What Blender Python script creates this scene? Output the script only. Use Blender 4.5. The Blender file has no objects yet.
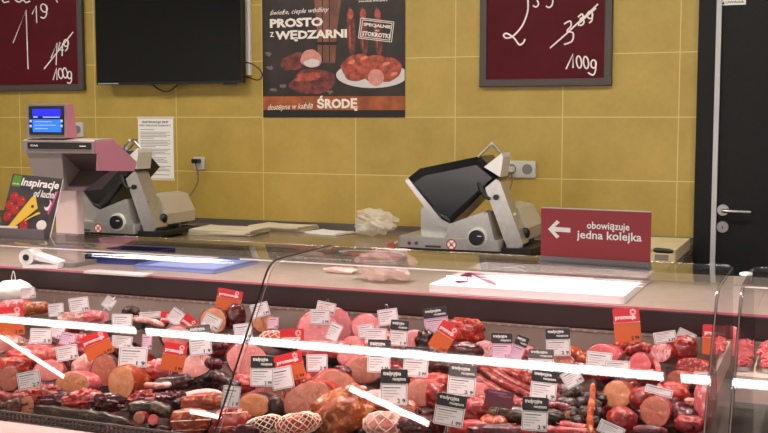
PANEL = 31.0; WORLD = 1.5; SPOT = 140
import bpy, math, random
from mathutils import Vector, Matrix, noise
rnd = random.Random(7)
S = bpy.context.scene
COL = S.collection
F, TH, PI_ = 1100.0, 0.38937610, 0.08955179
EYE = Vector((0, 0, 1.5))
WALL = 5.276

# ---------------------------------------------------------------- camera
cam = bpy.data.objects.new('camera', bpy.data.cameras.new('camera'))
COL.objects.link(cam)
cam.location = EYE
cam.rotation_euler = (math.pi/2 - PI_, 0, TH)
cam.data.sensor_width = 36
cam.data.lens = F/768*36
cam.data.clip_start = .02
S.camera = cam
S.view_settings.view_transform = 'Standard'
S.view_settings.look = 'None'
S.view_settings.gamma = 1
S.view_settings.exposure = 0
S.cycles.use_denoising = True
S.cycles.transparent_max_bounces = 24
S.cycles.max_bounces = 8
S.cycles.sample_clamp_indirect = 4

def ray(x, y):
    a = (x-384)/F; b = (216.5-y)/F
    fw = math.cos(PI_)+b*math.sin(PI_); up = b*math.cos(PI_)-math.sin(PI_)
    return Vector((a*math.cos(TH)-fw*math.sin(TH), a*math.sin(TH)+fw*math.cos(TH), up))
def at_y(x, y, Y):
    r = ray(x, y); return EYE+r*(Y/r.y)
def at_z(x, y, z):
    r = ray(x, y); return EYE+r*((z-1.5)/r.z)
def at_x(x, y, X):
    r = ray(x, y); return EYE+r*(X/r.x)
def mpp(p):            # metres per pixel at a point
    d = p-EYE
    return (d.x*-math.sin(TH)*math.cos(PI_)+d.y*math.cos(TH)*math.cos(PI_)-d.z*math.sin(PI_))/F

# ---------------------------------------------------------------- materials
def lin(c):
    return tuple(((v/255)/12.92 if v/255 <= .04045 else ((v/255+.055)/1.055)**2.4) for v in c)+(1.0,)
MATS = {}
def mat(name, c, rough=.5, metal=0, c2=None, scale=20, detail=4, emit=0, bump=0, spec=.5, coat=0, contrast=(.35, .65), trans=0):
    if name in MATS: return MATS[name]
    m = bpy.data.materials.new(name); m.use_nodes = True
    nt = m.node_tree; b = nt.nodes['Principled BSDF']
    b.inputs['Base Color'].default_value = lin(c)
    b.inputs['Roughness'].default_value = rough
    b.inputs['Metallic'].default_value = metal
    b.inputs['Specular IOR Level'].default_value = spec
    b.inputs['Coat Weight'].default_value = coat
    b.inputs['Coat Roughness'].default_value = .12
    if trans: b.inputs['Transmission Weight'].default_value = trans
    if emit:
        b.inputs['Emission Color'].default_value = lin(c); b.inputs['Emission Strength'].default_value = emit
    if c2 or bump:
        tc = nt.nodes.new('ShaderNodeTexCoord')
        n = nt.nodes.new('ShaderNodeTexNoise'); n.inputs['Scale'].default_value = scale; n.inputs['Detail'].default_value = detail
        nt.links.new(tc.outputs['Object'], n.inputs['Vector'])
        if c2:
            r = nt.nodes.new('ShaderNodeValToRGB')
            r.color_ramp.elements[0].position, r.color_ramp.elements[1].position = contrast
            r.color_ramp.elements[0].color = lin(c); r.color_ramp.elements[1].color = lin(c2)
            nt.links.new(n.outputs['Fac'], r.inputs['Fac']); nt.links.new(r.outputs['Color'], b.inputs['Base Color'])
        if bump:
            bp = nt.nodes.new('ShaderNodeBump'); bp.inputs['Strength'].default_value = bump; bp.inputs['Distance'].default_value = .004
            nt.links.new(n.outputs['Fac'], bp.inputs['Height']); nt.links.new(bp.outputs['Normal'], b.inputs['Normal'])
    MATS[name] = m
    return m
def meat_mat(name, c, c2, c3, scale=40, rough=.3, contrast=(.3, .7), bump=.4, coat=.4, spots=(.53, .68), smul=3.0):
    face = 'face' in name; k = .96 if face else (.78 if max(c) < 125 else .92)
    dk = lambda q, g: tuple(int(255*((v/255)**(1.0+g))*k) for v in q)
    c, c2, c3 = dk(c, .10), dk(c2, .28), dk(c3, .0)
    m = mat(name, c, rough, c2=c2, scale=scale, contrast=contrast, bump=bump, coat=coat if face else coat*.7, spec=.35); nt = m.node_tree
    b = nt.nodes['Principled BSDF']; L = nt.links.new; src = b.inputs['Base Color'].links[0].from_socket
    tc = [n for n in nt.nodes if n.type == 'TEX_COORD'][0]
    n2 = nt.nodes.new('ShaderNodeTexNoise'); n2.inputs['Scale'].default_value = scale*smul; n2.inputs['Detail'].default_value = 3; n2.inputs['Distortion'].default_value = .6
    r = nt.nodes.new('ShaderNodeMapRange'); r.inputs['From Min'].default_value, r.inputs['From Max'].default_value = ((.58, .80) if face and 'salami' not in name and 'marbled' not in name else spots)
    mx = nt.nodes.new('ShaderNodeMix'); mx.data_type = 'RGBA'; mx.inputs[7].default_value = lin(c3)
    L(tc.outputs['Object'], n2.inputs['Vector']); L(n2.outputs['Fac'], r.inputs['Value']); L(r.outputs['Result'], mx.inputs[0]); L(src, mx.inputs[6]); L(mx.outputs[2], b.inputs['Base Color'])
    b.inputs['Coat Roughness'].default_value = .08
    return m
def glass_mat(name, tint, f0=.04):
    m = bpy.data.materials.new(name); m.use_nodes = True
    nt = m.node_tree; nt.nodes.clear(); N = nt.nodes.new; L = nt.links.new
    out = N('ShaderNodeOutputMaterial'); mix = N('ShaderNodeMixShader'); tr = N('ShaderNodeBsdfTransparent'); gl = N('ShaderNodeBsdfGlossy')
    tr.inputs['Color'].default_value = tint; gl.inputs['Roughness'].default_value = 0.0
    lw = N('ShaderNodeLayerWeight'); lw.inputs['Blend'].default_value = .5
    p = N('ShaderNodeMath'); p.operation = 'POWER'; p.inputs[1].default_value = 5
    k = N('ShaderNodeMath'); k.operation = 'MULTIPLY_ADD'; k.inputs[1].default_value = 1-f0; k.inputs[2].default_value = f0
    L(lw.outputs['Facing'], p.inputs[0]); L(p.outputs[0], k.inputs[0]); L(k.outputs[0], mix.inputs['Fac'])
    L(tr.outputs[0], mix.inputs[1]); L(gl.outputs[0], mix.inputs[2]); L(mix.outputs[0], out.inputs['Surface'])
    MATS[name] = m
    return m
def film_mat(name, c, alpha):
    m = mat(name, c, .3, c2=tuple(min(255, v+15) for v in c), scale=30)
    m.node_tree.nodes['Principled BSDF'].inputs['Alpha'].default_value = alpha
    return m

# ---------------------------------------------------------------- mesh building
class MB:
    def __init__(s): s.v = []; s.f = []; s.m = []
    def add(s, vs, fs, mi=0, M=None):
        b = len(s.v)
        s.v += [(M @ Vector(q)) if M else Vector(q) for q in vs]
        s.f += [tuple(b+i for i in f) for f in fs]; s.m += [mi]*len(fs)
        return s
    def hexa(s, p, mi=0):          # 8 points: bottom ring, top ring
        return s.add(p, [(3, 2, 1, 0), (4, 5, 6, 7), (0, 1, 5, 4), (1, 2, 6, 5), (2, 3, 7, 6), (3, 0, 4, 7)], mi)
    def box(s, x0, x1, y0, y1, z0, z1, mi=0, M=None):
        p = [(x0, y0, z0), (x1, y0, z0), (x1, y1, z0), (x0, y1, z0), (x0, y0, z1), (x1, y0, z1), (x1, y1, z1), (x0, y1, z1)]
        if M: p = [M @ Vector(q) for q in p]
        return s.hexa(p, mi)
    def rbox(s, x0, x1, y0, y1, z0, z1, r, mi=0, M=None, ax='z', n=4):   # box with rounded edges about one axis
        lo = (x0, y0, z0); hi = (x1, y1, z1)
        a, b_, c = {'z': (0, 1, 2), 'y': (0, 2, 1), 'x': (1, 2, 0)}[ax]
        pts = []
        for (cx, cy, st) in ((hi[a]-r, hi[b_]-r, 0), (lo[a]+r, hi[b_]-r, 1), (lo[a]+r, lo[b_]+r, 2), (hi[a]-r, lo[b_]+r, 3)):
            for k in range(n+1):
                t = (st+k/n)*math.pi/2; pts.append((cx+r*math.cos(t), cy+r*math.sin(t)))
        vs = []
        for h in (lo[c], hi[c]):
            for p in pts:
                q = [0, 0, 0]; q[a], q[b_], q[c] = p[0], p[1], h; vs.append(tuple(q))
        k = len(pts)
        fs = [tuple(range(k-1, -1, -1)), tuple(range(k, 2*k))]+[(i, (i+1) % k, k+(i+1) % k, k+i) for i in range(k)]
        if ax == 'y': fs = [f[::-1] for f in fs]
        return s.add(vs, fs, mi, M)
    def prism(s, poly, y0, y1, mi=0):       # poly of (x,z) extruded along y
        k = len(poly)
        vs = [(x, y0, z) for x, z in poly]+[(x, y1, z) for x, z in poly]
        return s.add(vs, [tuple(range(k)), tuple(range(2*k-1, k-1, -1))]+[(i, k+i, k+(i+1) % k, (i+1) % k) for i in range(k)], mi)
    def prismx(s, poly, x0, x1, mi=0):      # poly of (y,z) extruded along x
        k = len(poly)
        vs = [(x0, y, z) for y, z in poly]+[(x1, y, z) for y, z in poly]
        return s.add(vs, [tuple(range(k)), tuple(range(2*k-1, k-1, -1))]+[(i, k+i, k+(i+1) % k, (i+1) % k) for i in range(k)], mi)
    def sweepx(s, path, t, x0, x1, mi=0):   # a sheet of thickness t following a (y,z) path
        off = []
        for i, p in enumerate(path):
            a = path[max(0, i-1)]; b = path[min(len(path)-1, i+1)]
            d = Vector((b[0]-a[0], b[1]-a[1])).normalized(); off.append((p[0]-d.y*t, p[1]+d.x*t))
        return s.prismx(list(path)+off[::-1], x0, x1, mi) if False else s._strip(path, off, x0, x1, mi)
    def _strip(s, a, b, x0, x1, mi):
        n = len(a); vs = [(x, y, z) for x in (x0, x1) for pth in (a, b) for y, z in pth]
        fs = []
        for i in range(n-1):
            fs += [(i, i+1, 2*n+i+1, 2*n+i), (n+i+1, n+i, 3*n+i, 3*n+i+1), (i+1, i, n+i, n+i+1), (2*n+i, 2*n+i+1, 3*n+i+1, 3*n+i)]
        fs += [(0, 2*n, 3*n, n), (n-1, 2*n-1, 4*n-1, 3*n-1)]
        return s.add(vs, fs, mi)
    def tube(s, pts, r, mi=0, n=8, flat=None):
        pts = [Vector(p) for p in pts]; vs = []; K = len(pts)
        rr = r if isinstance(r, (list, tuple)) else [r]*K
        prev = None
        for i, p in enumerate(pts):
            d = (pts[min(K-1, i+1)]-pts[max(0, i-1)])
            d = d.normalized() if d.length > 1e-9 else Vector((0, 0, 1))
            if prev is None:
                u = d.cross(Vector((0, 0, 1)))
                if u.length < .1: u = d.cross(Vector((0, 1, 0)))
            else: u = prev-d*prev.dot(d)
            u.normalize(); prev = u; w = d.cross(u)
            for k in range(n):
                t = 2*math.pi*k/n; o = u*math.cos(t)*rr[i]+w*math.sin(t)*rr[i]
                if flat: o.y *= flat
                vs.append(p+o)
        fs = [(i*n+k, i*n+(k+1) % n, (i+1)*n+(k+1) % n, (i+1)*n+k) for i in range(K-1) for k in range(n)]
        fs += [tuple(range(n-1, -1, -1)), tuple((K-1)*n+k for k in range(n))]
        return s.add(vs, fs, mi)
    def disc(s, c, r, n=20, mi=0, axis='y', h=.004, rz=None):
        c = Vector(c); vs = []
        for k2 in (0, 1):
            for k in range(n):
                t = 2*math.pi*k/n; a, b = r*math.cos(t), (rz or r)*math.sin(t)
                vs.append(c+(Vector((a, -k2*h, b)) if axis == 'y' else Vector((a, b, k2*h)) if axis == 'z' else Vector((k2*h, a, b))))
        return s.add(vs, [tuple(range(n)), tuple(range(2*n-1, n-1, -1))]+[(k, n+k, n+(k+1) % n, (k+1) % n) for k in range(n)], mi)
    def ball(s, c, r, mi=0, nu=20, nv=12, amp=0, freq=3, seed=0, M=None, expo=1.0):
        c = Vector(c); r = Vector(r) if not isinstance(r, (int, float)) else Vector((r, r, r)); vs = []
        for j in range(nv+1):
            ph = math.pi*j/nv
            for i in range(nu):
                t = 2*math.pi*i/nu
                d = Vector((math.sin(ph)*math.cos(t), math.sin(ph)*math.sin(t), math.cos(ph)))
                d = Vector([math.copysign(abs(q)**expo, q) for q in d])
                k = 1+amp*noise.noise(d*freq+Vector((seed*7.3, seed*3.1, seed))) + amp*.5*noise.noise(d*freq*2.3+Vector((seed, 5, seed*2.7)))
                vs.append(c+Vector((d.x*r.x, d.y*r.y, d.z*r.z))*k)
        fs = [(j*nu+i, (j+1)*nu+i, (j+1)*nu+(i+1) % nu, j*nu+(i+1) % nu) for j in range(nv) for i in range(nu)]
        return s.add(vs, fs, mi, M)
    def build(s, name, mats, parent=None, smooth=False, loc=None):
        me = bpy.data.meshes.new(name); me.from_pydata([tuple(v) for v in s.v], [], s.f)
        if not isinstance(mats, (list, tuple)): mats = [mats]
        for m in mats: me.materials.append(m)
        if len(mats) > 1: me.polygons.foreach_set('material_index', s.m)
        me.validate(); 
        import bmesh
        bm = bmesh.new(); bm.from_mesh(me); bmesh.ops.remove_doubles(bm, verts=bm.verts, dist=1e-6) if smooth else None
        bmesh.ops.recalc_face_normals(bm, faces=bm.faces); bm.to_mesh(me); bm.free()
        if smooth:
            me.polygons.foreach_set('use_smooth', [True]*len(me.polygons))
            try: me.set_sharp_from_angle(angle=math.radians(50))
            except Exception: pass
        o = bpy.data.objects.new(name, me); COL.objects.link(o)
        if parent: o.parent = parent
        if loc is not None: o.location = loc
        return o

def tag_(o, label, cat, group=None, kind=None):
    o['label'] = label; o['category'] = cat
    if group: o['group'] = group
    if kind: o['kind'] = kind
    return o
def thing(name, loc, label, cat, group=None, rot=None, M=None):
    o = bpy.data.objects.new(name, None); COL.objects.link(o); o.empty_display_size = .05
    if M is not None: o.matrix_world = M
    else:
        o.location = loc
        if rot: o.rotation_euler = rot
    return tag_(o, label, cat, group)
def struct(o): o['kind'] = 'structure'; return o
def copy_tree(o, parent=None):
    c = o.copy(); COL.objects.link(c)
    if parent: c.parent = parent
    for ch in list(o.children): copy_tree(ch, c)
    return c
TXT = {}
def text_mesh(s, size=1, bold=0, shear=0, width=None, extr=.001):
    key = (s, bold, shear)
    if key not in TXT:
        cu = bpy.data.curves.new('lettering', 'FONT'); cu.body = s; cu.size = 1; cu.offset = bold; cu.shear = shear
        cu.align_x = 'LEFT'; cu.resolution_u = 2; cu.fill_mode = 'BOTH'
        o = bpy.data.objects.new('tmp', cu); COL.objects.link(o)
        dg = bpy.context.evaluated_depsgraph_get(); dg.update()
        me = bpy.data.meshes.new_from_object(o.evaluated_get(dg))
        bpy.data.objects.remove(o)
        vs = [v.co.copy() for v in me.vertices]; fs = [tuple(p.vertices) for p in me.polygons]
        TXT[key] = (vs, fs)
    return TXT[key]
def put_text(mb, s, x0, x1, z0, z1, y, mi=0, bold=0, shear=0, rot=0):
    """letters filling the rectangle (x0..x1, z0..z1) on a plane y facing -y"""
    vs, fs = text_mesh(s, bold=bold, shear=shear)
    if not vs: return
    ax0 = min(v.x for v in vs); ax1 = max(v.x for v in vs); az0 = min(v.y for v in vs); az1 = max(v.y for v in vs)
    cx, cz = (x0+x1)/2, (z0+z1)/2; out = []
    for v in vs:
        px = (v.x-ax0)/(ax1-ax0)*(x1-x0)-(x1-x0)/2; pz = (v.y-az0)/(az1-az0)*(z1-z0)-(z1-z0)/2
        out.append((cx+px*math.cos(rot)-pz*math.sin(rot), y, cz+px*math.sin(rot)+pz*math.cos(rot)))
    mb.add(out, fs, mi)
def smooth_path(pts, n=5):
    pts = [Vector(p) for p in pts]; out = []
    for i in range(len(pts)-1):
        p0 = pts[max(0, i-1)]; p1 = pts[i]; p2 = pts[i+1]; p3 = pts[min(len(pts)-1, i+2)]
        for k in range(n):
            t = k/n
            out.append(.5*((2*p1)+(p2-p0)*t+(2*p0-5*p1+4*p2-p3)*t*t+(3*p1-p0-3*p2+p3)*t**3))
    return out+[pts[-1]]

white = mat('white_plastic', (232, 230, 226), .4)
black = mat('black_plastic', (18, 17, 18), .35)
steel = mat('brushed_steel', (190, 188, 184), .28, 1.0, c2=(170, 168, 165), scale=60)
alu = mat('grey_aluminium', (165, 163, 160), .35, .9)
chalk = mat('white_chalk', (236, 228, 226), .9)
ink = mat('black_ink', (25, 23, 24), .6)
paper = mat('white_paper', (236, 233, 228), .7)

# ---------------------------------------------------------------- the room
def tile_material():
    m = bpy.data.materials.new('yellow_wall_tiles'); m.use_nodes = True; nt = m.node_tree; N = nt.nodes.new; L = nt.links.new
    b = nt.nodes['Principled BSDF']; b.inputs['Roughness'].default_value = .42
    tc = N('ShaderNodeTexCoord'); sp = N('ShaderNodeSeparateXYZ'); L(tc.outputs['Object'], sp.inputs[0])
    def M(op, a, b_=None, c=None):
        n = N('ShaderNodeMath'); n.operation = op
        for i, q in enumerate((a, b_, c)):
            if q is None: continue
            if isinstance(q, (int, float)): n.inputs[i].default_value = q
            else: L(q, n.inputs[i])
        return n.outputs[0]
    u = M('DIVIDE', M('ADD', sp.outputs['X'], 2.873), .5475); v = M('DIVIDE', M('SUBTRACT', sp.outputs['Z'], 1.5028), .30)
    fu = M('ABSOLUTE', M('SUBTRACT', M('FRACT', u), .5)); fv = M('ABSOLUTE', M('SUBTRACT', M('FRACT', v), .5))
    gu = M('GREATER_THAN', fu, .5-.0022/.5475); gv = M('GREATER_THAN', fv, .5-.0022/.30); g = M('MAXIMUM', gu, gv)
    cm = N('ShaderNodeCombineXYZ'); L(M('FLOOR', u), cm.inputs[0]); L(M('FLOOR', v), cm.inputs[1])
    wn = N('ShaderNodeTexWhiteNoise'); L(cm.outputs[0], wn.inputs['Vector'])
    n1 = N('ShaderNodeTexNoise'); n1.inputs['Scale'].default_value = 5; n1.inputs['Detail'].default_value = 8; L(tc.outputs['Object'], n1.inputs['Vector'])
    n2 = N('ShaderNodeTexNoise'); n2.inputs['Scale'].default_value = 45; n2.inputs['Detail'].default_value = 4; L(tc.outputs['Object'], n2.inputs['Vector'])
    r = N('ShaderNodeValToRGB'); r.color_ramp.elements[0].color = lin((164, 137, 60)); r.color_ramp.elements[1].color = lin((186, 157, 76))
    r.color_ramp.elements[0].position = .3; r.color_ramp.elements[1].position = .7
    f = M('ADD', M('MULTIPLY', n1.outputs['Fac'], .6), M('ADD', M('MULTIPLY', n2.outputs['Fac'], .25), M('MULTIPLY', wn.outputs['Value'], .15)))
    L(f, r.inputs['Fac'])
    mx = N('ShaderNodeMix'); mx.data_type = 'RGBA'; L(g, mx.inputs[0]); L(r.outputs['Color'], mx.inputs[6]); mx.inputs[7].default_value = lin((210, 188, 124))
    L(mx.outputs[2], b.inputs['Base Color'])
    bp = N('ShaderNodeBump'); bp.inputs['Strength'].default_value = .25; bp.inputs['Distance'].default_value = .002
    L(M('SUBTRACT', M('MULTIPLY', n2.outputs['Fac'], .4), g), bp.inputs['Height']); L(bp.outputs[0], b.inputs['Normal'])
    return m
XL, XR, YB = -7.0, 3.0, -3.5
struct(MB().box(XL, -.60, WALL, WALL+.15, 0, 3.0).box(.55, XR, WALL, WALL+.15, 0, 3.0).box(-.60, .55, WALL, WALL+.15, 2.30, 3.0).build('wall_back', tile_material()))
struct(MB().box(XL-.15, XL, YB, WALL+.15, 0, 3.0).build('wall_left', mat('pale_wall_paint', (205, 200, 190), .7, c2=(198, 193, 184))))
struct(MB().box(XR, XR+.15, YB, WALL+.15, 0, 3.0).build('wall_right', MATS['pale_wall_paint']))
struct(MB().box(XL-.15, XR+.15, YB, WALL+.15, -.1, 0).build('floor', mat('grey_floor_tiles', (120, 115, 108), .4, c2=(135, 128, 120), scale=6)))
struct(MB().box(XL-.15, XR+.15, YB, WALL+.15, 3.0, 3.1).build('ceiling', mat('dark_ceiling_paint', (50, 50, 52), .9, c2=(44, 44, 46))))

# door: dark frame, leaf, light sealing strip, lever handle, lock rosette, sticker
dark = mat('anthracite_door', (28, 27, 28), .55, c2=(25, 24, 25), scale=40, spec=.2)
dframe = mat('dark_door_frame', (26, 25, 26), .55, spec=.2)
d1 = bpy.data.objects.new('door_1', None); COL.objects.link(d1); d1.location = (-.6, WALL, 0); struct(d1)
MB().box(0, .085, -.03, .12, 0, 2.30).box(.085, 1.15, -.03, .12, 2.20, 2.30).box(1.07, 1.15, -.03, .12, 0, 2.2).build('door_frame', dframe, d1)
MB().box(.096, 1.07, -.012, .05, 0.01, 2.2).build('door_leaf', dark, d1)
MB().box(.078, .100, -.034, -.01, 0, 2.2).build('sealing_strip', mat('pale_grey_strip', (190, 188, 188), .5), d1)
h = at_y(723, 210, WALL-.02)-d1.location
hm = MB().disc((h.x, -.012, h.z), .026, axis='y', h=.012)
hm.tube([(h.x, -.02, h.z), (h.x, -.06, h.z)], .009)
hm.tube(smooth_path([(h.x, -.055, h.z), (h.x+.02, -.06, h.z-.002), (h.x+.125, -.058, h.z-.004)]), .0085)
hm.build('door_handle', steel, d1, True)
k = at_y(722.5, 227, WALL-.02)-d1.location
MB().disc((k.x, -.012, k.z), .026, axis='y', h=.010).box(k.x-.002, k.x+.002, -.024, -.022, k.z-.01, k.z+.004, 1).build('lock_rosette', [alu, black], d1)
a = at_y(721, 5.5, WALL-.012)-d1.location; b = at_y(746, 0, WALL-.012)-d1.location
mb = MB().box(a.x, b.x, -.014, -.0125, a.z, a.z+.05)
put_text(mb, 'UWAGA', a.x+.02, b.x-.008, a.z+.008, a.z+.018, -.0145, 1, .02)
put_text(mb, 'DRZWI', a.x+.02, b.x-.008, a.z+.024, a.z+.036, -.0145, 1, .02)
mb.add([(a.x+.003, -.0145, a.z+.004), (a.x+.017, -.0145, a.z+.004), (a.x+.01, -.0145, a.z+.018)], [(0, 1, 2)], 1)
mb.build('warning_sticker', [paper, ink], d1)

# ---------------------------------------------------------------- wall things
bframe = mat('taupe_board_frame', (72, 62, 62), .5)
bred = mat('dark_red_chalkboard', (84, 8, 24), .6, spec=.2, c2=(76, 7, 20), scale=8)
def stroke(mb, pts, loc, r=.0042, curve=True):
    q = [at_y(x, y, WALL-.034)-loc for x, y in pts]
    q = [Vector((p.x, -.034, p.z)) for p in q]
    mb.tube(smooth_path(q, 4) if curve else q, r, n=6, flat=.25)
def board(px0, px1, py, ztop, label, strokes, extra=0):
    a = at_y(px0, py, WALL-.03); b = at_y(px1, py, WALL-.03)
    w0 = a.x-extra; loc = Vector(((w0+b.x)/2, WALL, a.z)); t = thing('price_chalkboard', loc, label, 'chalkboard')
    hw = (b.x-w0)/2; H = ztop-a.z; fr = .036
    MB().rbox(-hw, hw, -.028, -.001, 0, fr, .004, ax='x').rbox(-hw, hw, -.028, -.001, H-fr, H, .004, ax='x').rbox(-hw, -hw+fr, -.028, -.001, fr, H-fr, .004).rbox(hw-fr, hw, -.028, -.001, fr, H-fr, .004).build('frame', bframe, t)
    MB().box(-hw+fr*.9, hw-fr*.9, -.02, -.003, fr*.9, H-fr*.9).build('writing_board', bred, t)
    mb = MB()
    for s in strokes: 
        q = [at_y(x, y, WALL-.022)-loc for x, y in s]; q = [Vector((p.x, -.0215, p.z)) for p in q if p.z < H-fr]
        if len(q) > 1: mb.tube(smooth_path(q, 4) if len(q) > 3 else q, .0042, n=6, flat=.3)
    mb.build('chalk_writing', chalk, t, True)
def loop(cx, cy, rx, ry, sl=0):
    return [(cx+rx*math.cos(t)+sl*ry*math.sin(t), cy-ry*math.sin(t)) for t in [2*math.pi*i/10+.6 for i in range(11)]]
board(-60, 83, 92, 2.34, 'dark red price chalkboard with 1,19 in chalk beside the black television', [
    [(13, 43), (26, 10), (28, 69)], [(32, 14), (36, 6), (36.7, 23)], loop(44, 8, 3.2, 4, -.2)+[(46.5, 14), (44, 18), (40.5, 17)],
    [(51, 58), (57, 43), (56, 65)], [(60, 42), (58, 50), (63.5, 50)], [(62.5, 43), (62, 56)], loop(66, 43, 2.4, 3.4)+[(67.5, 48), (65, 51)], [(44, 69), (73, 32)],
    [(53, 80), (56.5, 68), (57, 80)], loop(60.5, 73.5, 2.2, 5, -.1), loop(65, 73, 2.2, 5, -.1), loop(69.5, 75, 2, 3.6)+[(71.5, 80), (70, 83), (67, 82.5)],
    [(2, 0), (4, 2.6), (9, 1.4)], [(15, 0), (19, 2), (23, 0), (26, 2.5), (30, 1)], [(56, 0), (57.5, 2.4)]], .05)
board(479, 611, 87, 2.34, 'dark red price chalkboard with 3,39 crossed out above the double socket', [
    [(528, 0), (527.5, 12), (522, 26), (513, 36), (506, 38), (503.5, 35), (507, 33.5), (514, 38), (519, 44.5), (523, 43), (525, 39)],
    [(537, 0), (538.5, 4), (536, 7), (533, 5.5)], [(553, 0), (552, 5), (549, 7.5), (546, 6)],
    [(564, 24), (570, 21), (571, 26), (567, 31), (573, 33), (572, 41), (564, 44.5)], [(578, 17), (582, 14), (583, 17), (580, 19), (584, 21), (582, 25), (578, 25)],
    loop(590, 15, 2.6, 3.6)+[(592, 20), (589, 23)], [(550, 48), (566, 34), (598, 4)], [(578, 24), (596, 8)],
    [(566, 69), (573, 54), (573, 68)], loop(579, 62, 2.5, 6, -.1), loop(586, 62.5, 2.5, 6, -.1), loop(593.5, 64, 2.6, 4)+[(595.5, 70), (593, 75), (588, 72.5)]])

# television
YT = WALL-.09
a = at_y(96.5, 85, YT); b = at_y(242.5, 84, YT); w = b.x-a.x; hh = w*.585
tv = thing('television', ((a.x+b.x)/2, WALL, a.z), 'large black flat television on the yellow tiled wall', 'television')
MB().rbox(-w/2, w/2, -.09, -.060, 0, hh, .008, ax='y').build('housing', black, tv)
MB().box(-w/2+.008, w/2-.008, -.0915, -.0895, .014, hh-.008).build('screen', mat('dark_glossy_screen', (14, 14, 15), .12), tv)
MB().box(-w/2+.012, -w/2+.15, -.093, -.0905, .003, .010).build('silver_sticker', mat('silver_label', (150, 150, 150), .4), tv)
MB().box(-.2, .2, -.061, -.001, .12, .42).build('wall_bracket', mat('dark_metal', (40, 40, 42), .5, .6), tv)
MB().box(w/2-.12, w/2-.06, -.085, -.05, -.006, .001).build('remote_sensor', black, tv)
def wp(x, y, d=.05): 
    p = at_y(x, y, WALL-d)-tv.location; return (p.x, -d, p.z)
MB().tube(smooth_path([wp(152, 84), wp(157, 88), wp(164, 91.5), wp(171, 90), wp(178, 84.5)]), .0045).build('hanging_cable', mat('dark_cable', (44, 24, 26), .5), tv, True)
MB().tube(smooth_path([wp(243, 62), wp(252, 64), wp(260, 70), wp(262, 76), wp(258, 80), wp(250, 78), wp(242, 76)]), .0035).build('power_cable', black, tv, True)
a = at_y(244, 75, WALL-.01); b = at_y(250, 74, WALL-.01)
tag_(MB().rbox(-.017, .012, -.022, 0, 0, .72, .003).build('cable_trunking', white, loc=(b.x-.004, WALL, a.z)), 'white cable trunking running up the wall behind the right edge of the television', 'trunking')

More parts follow.
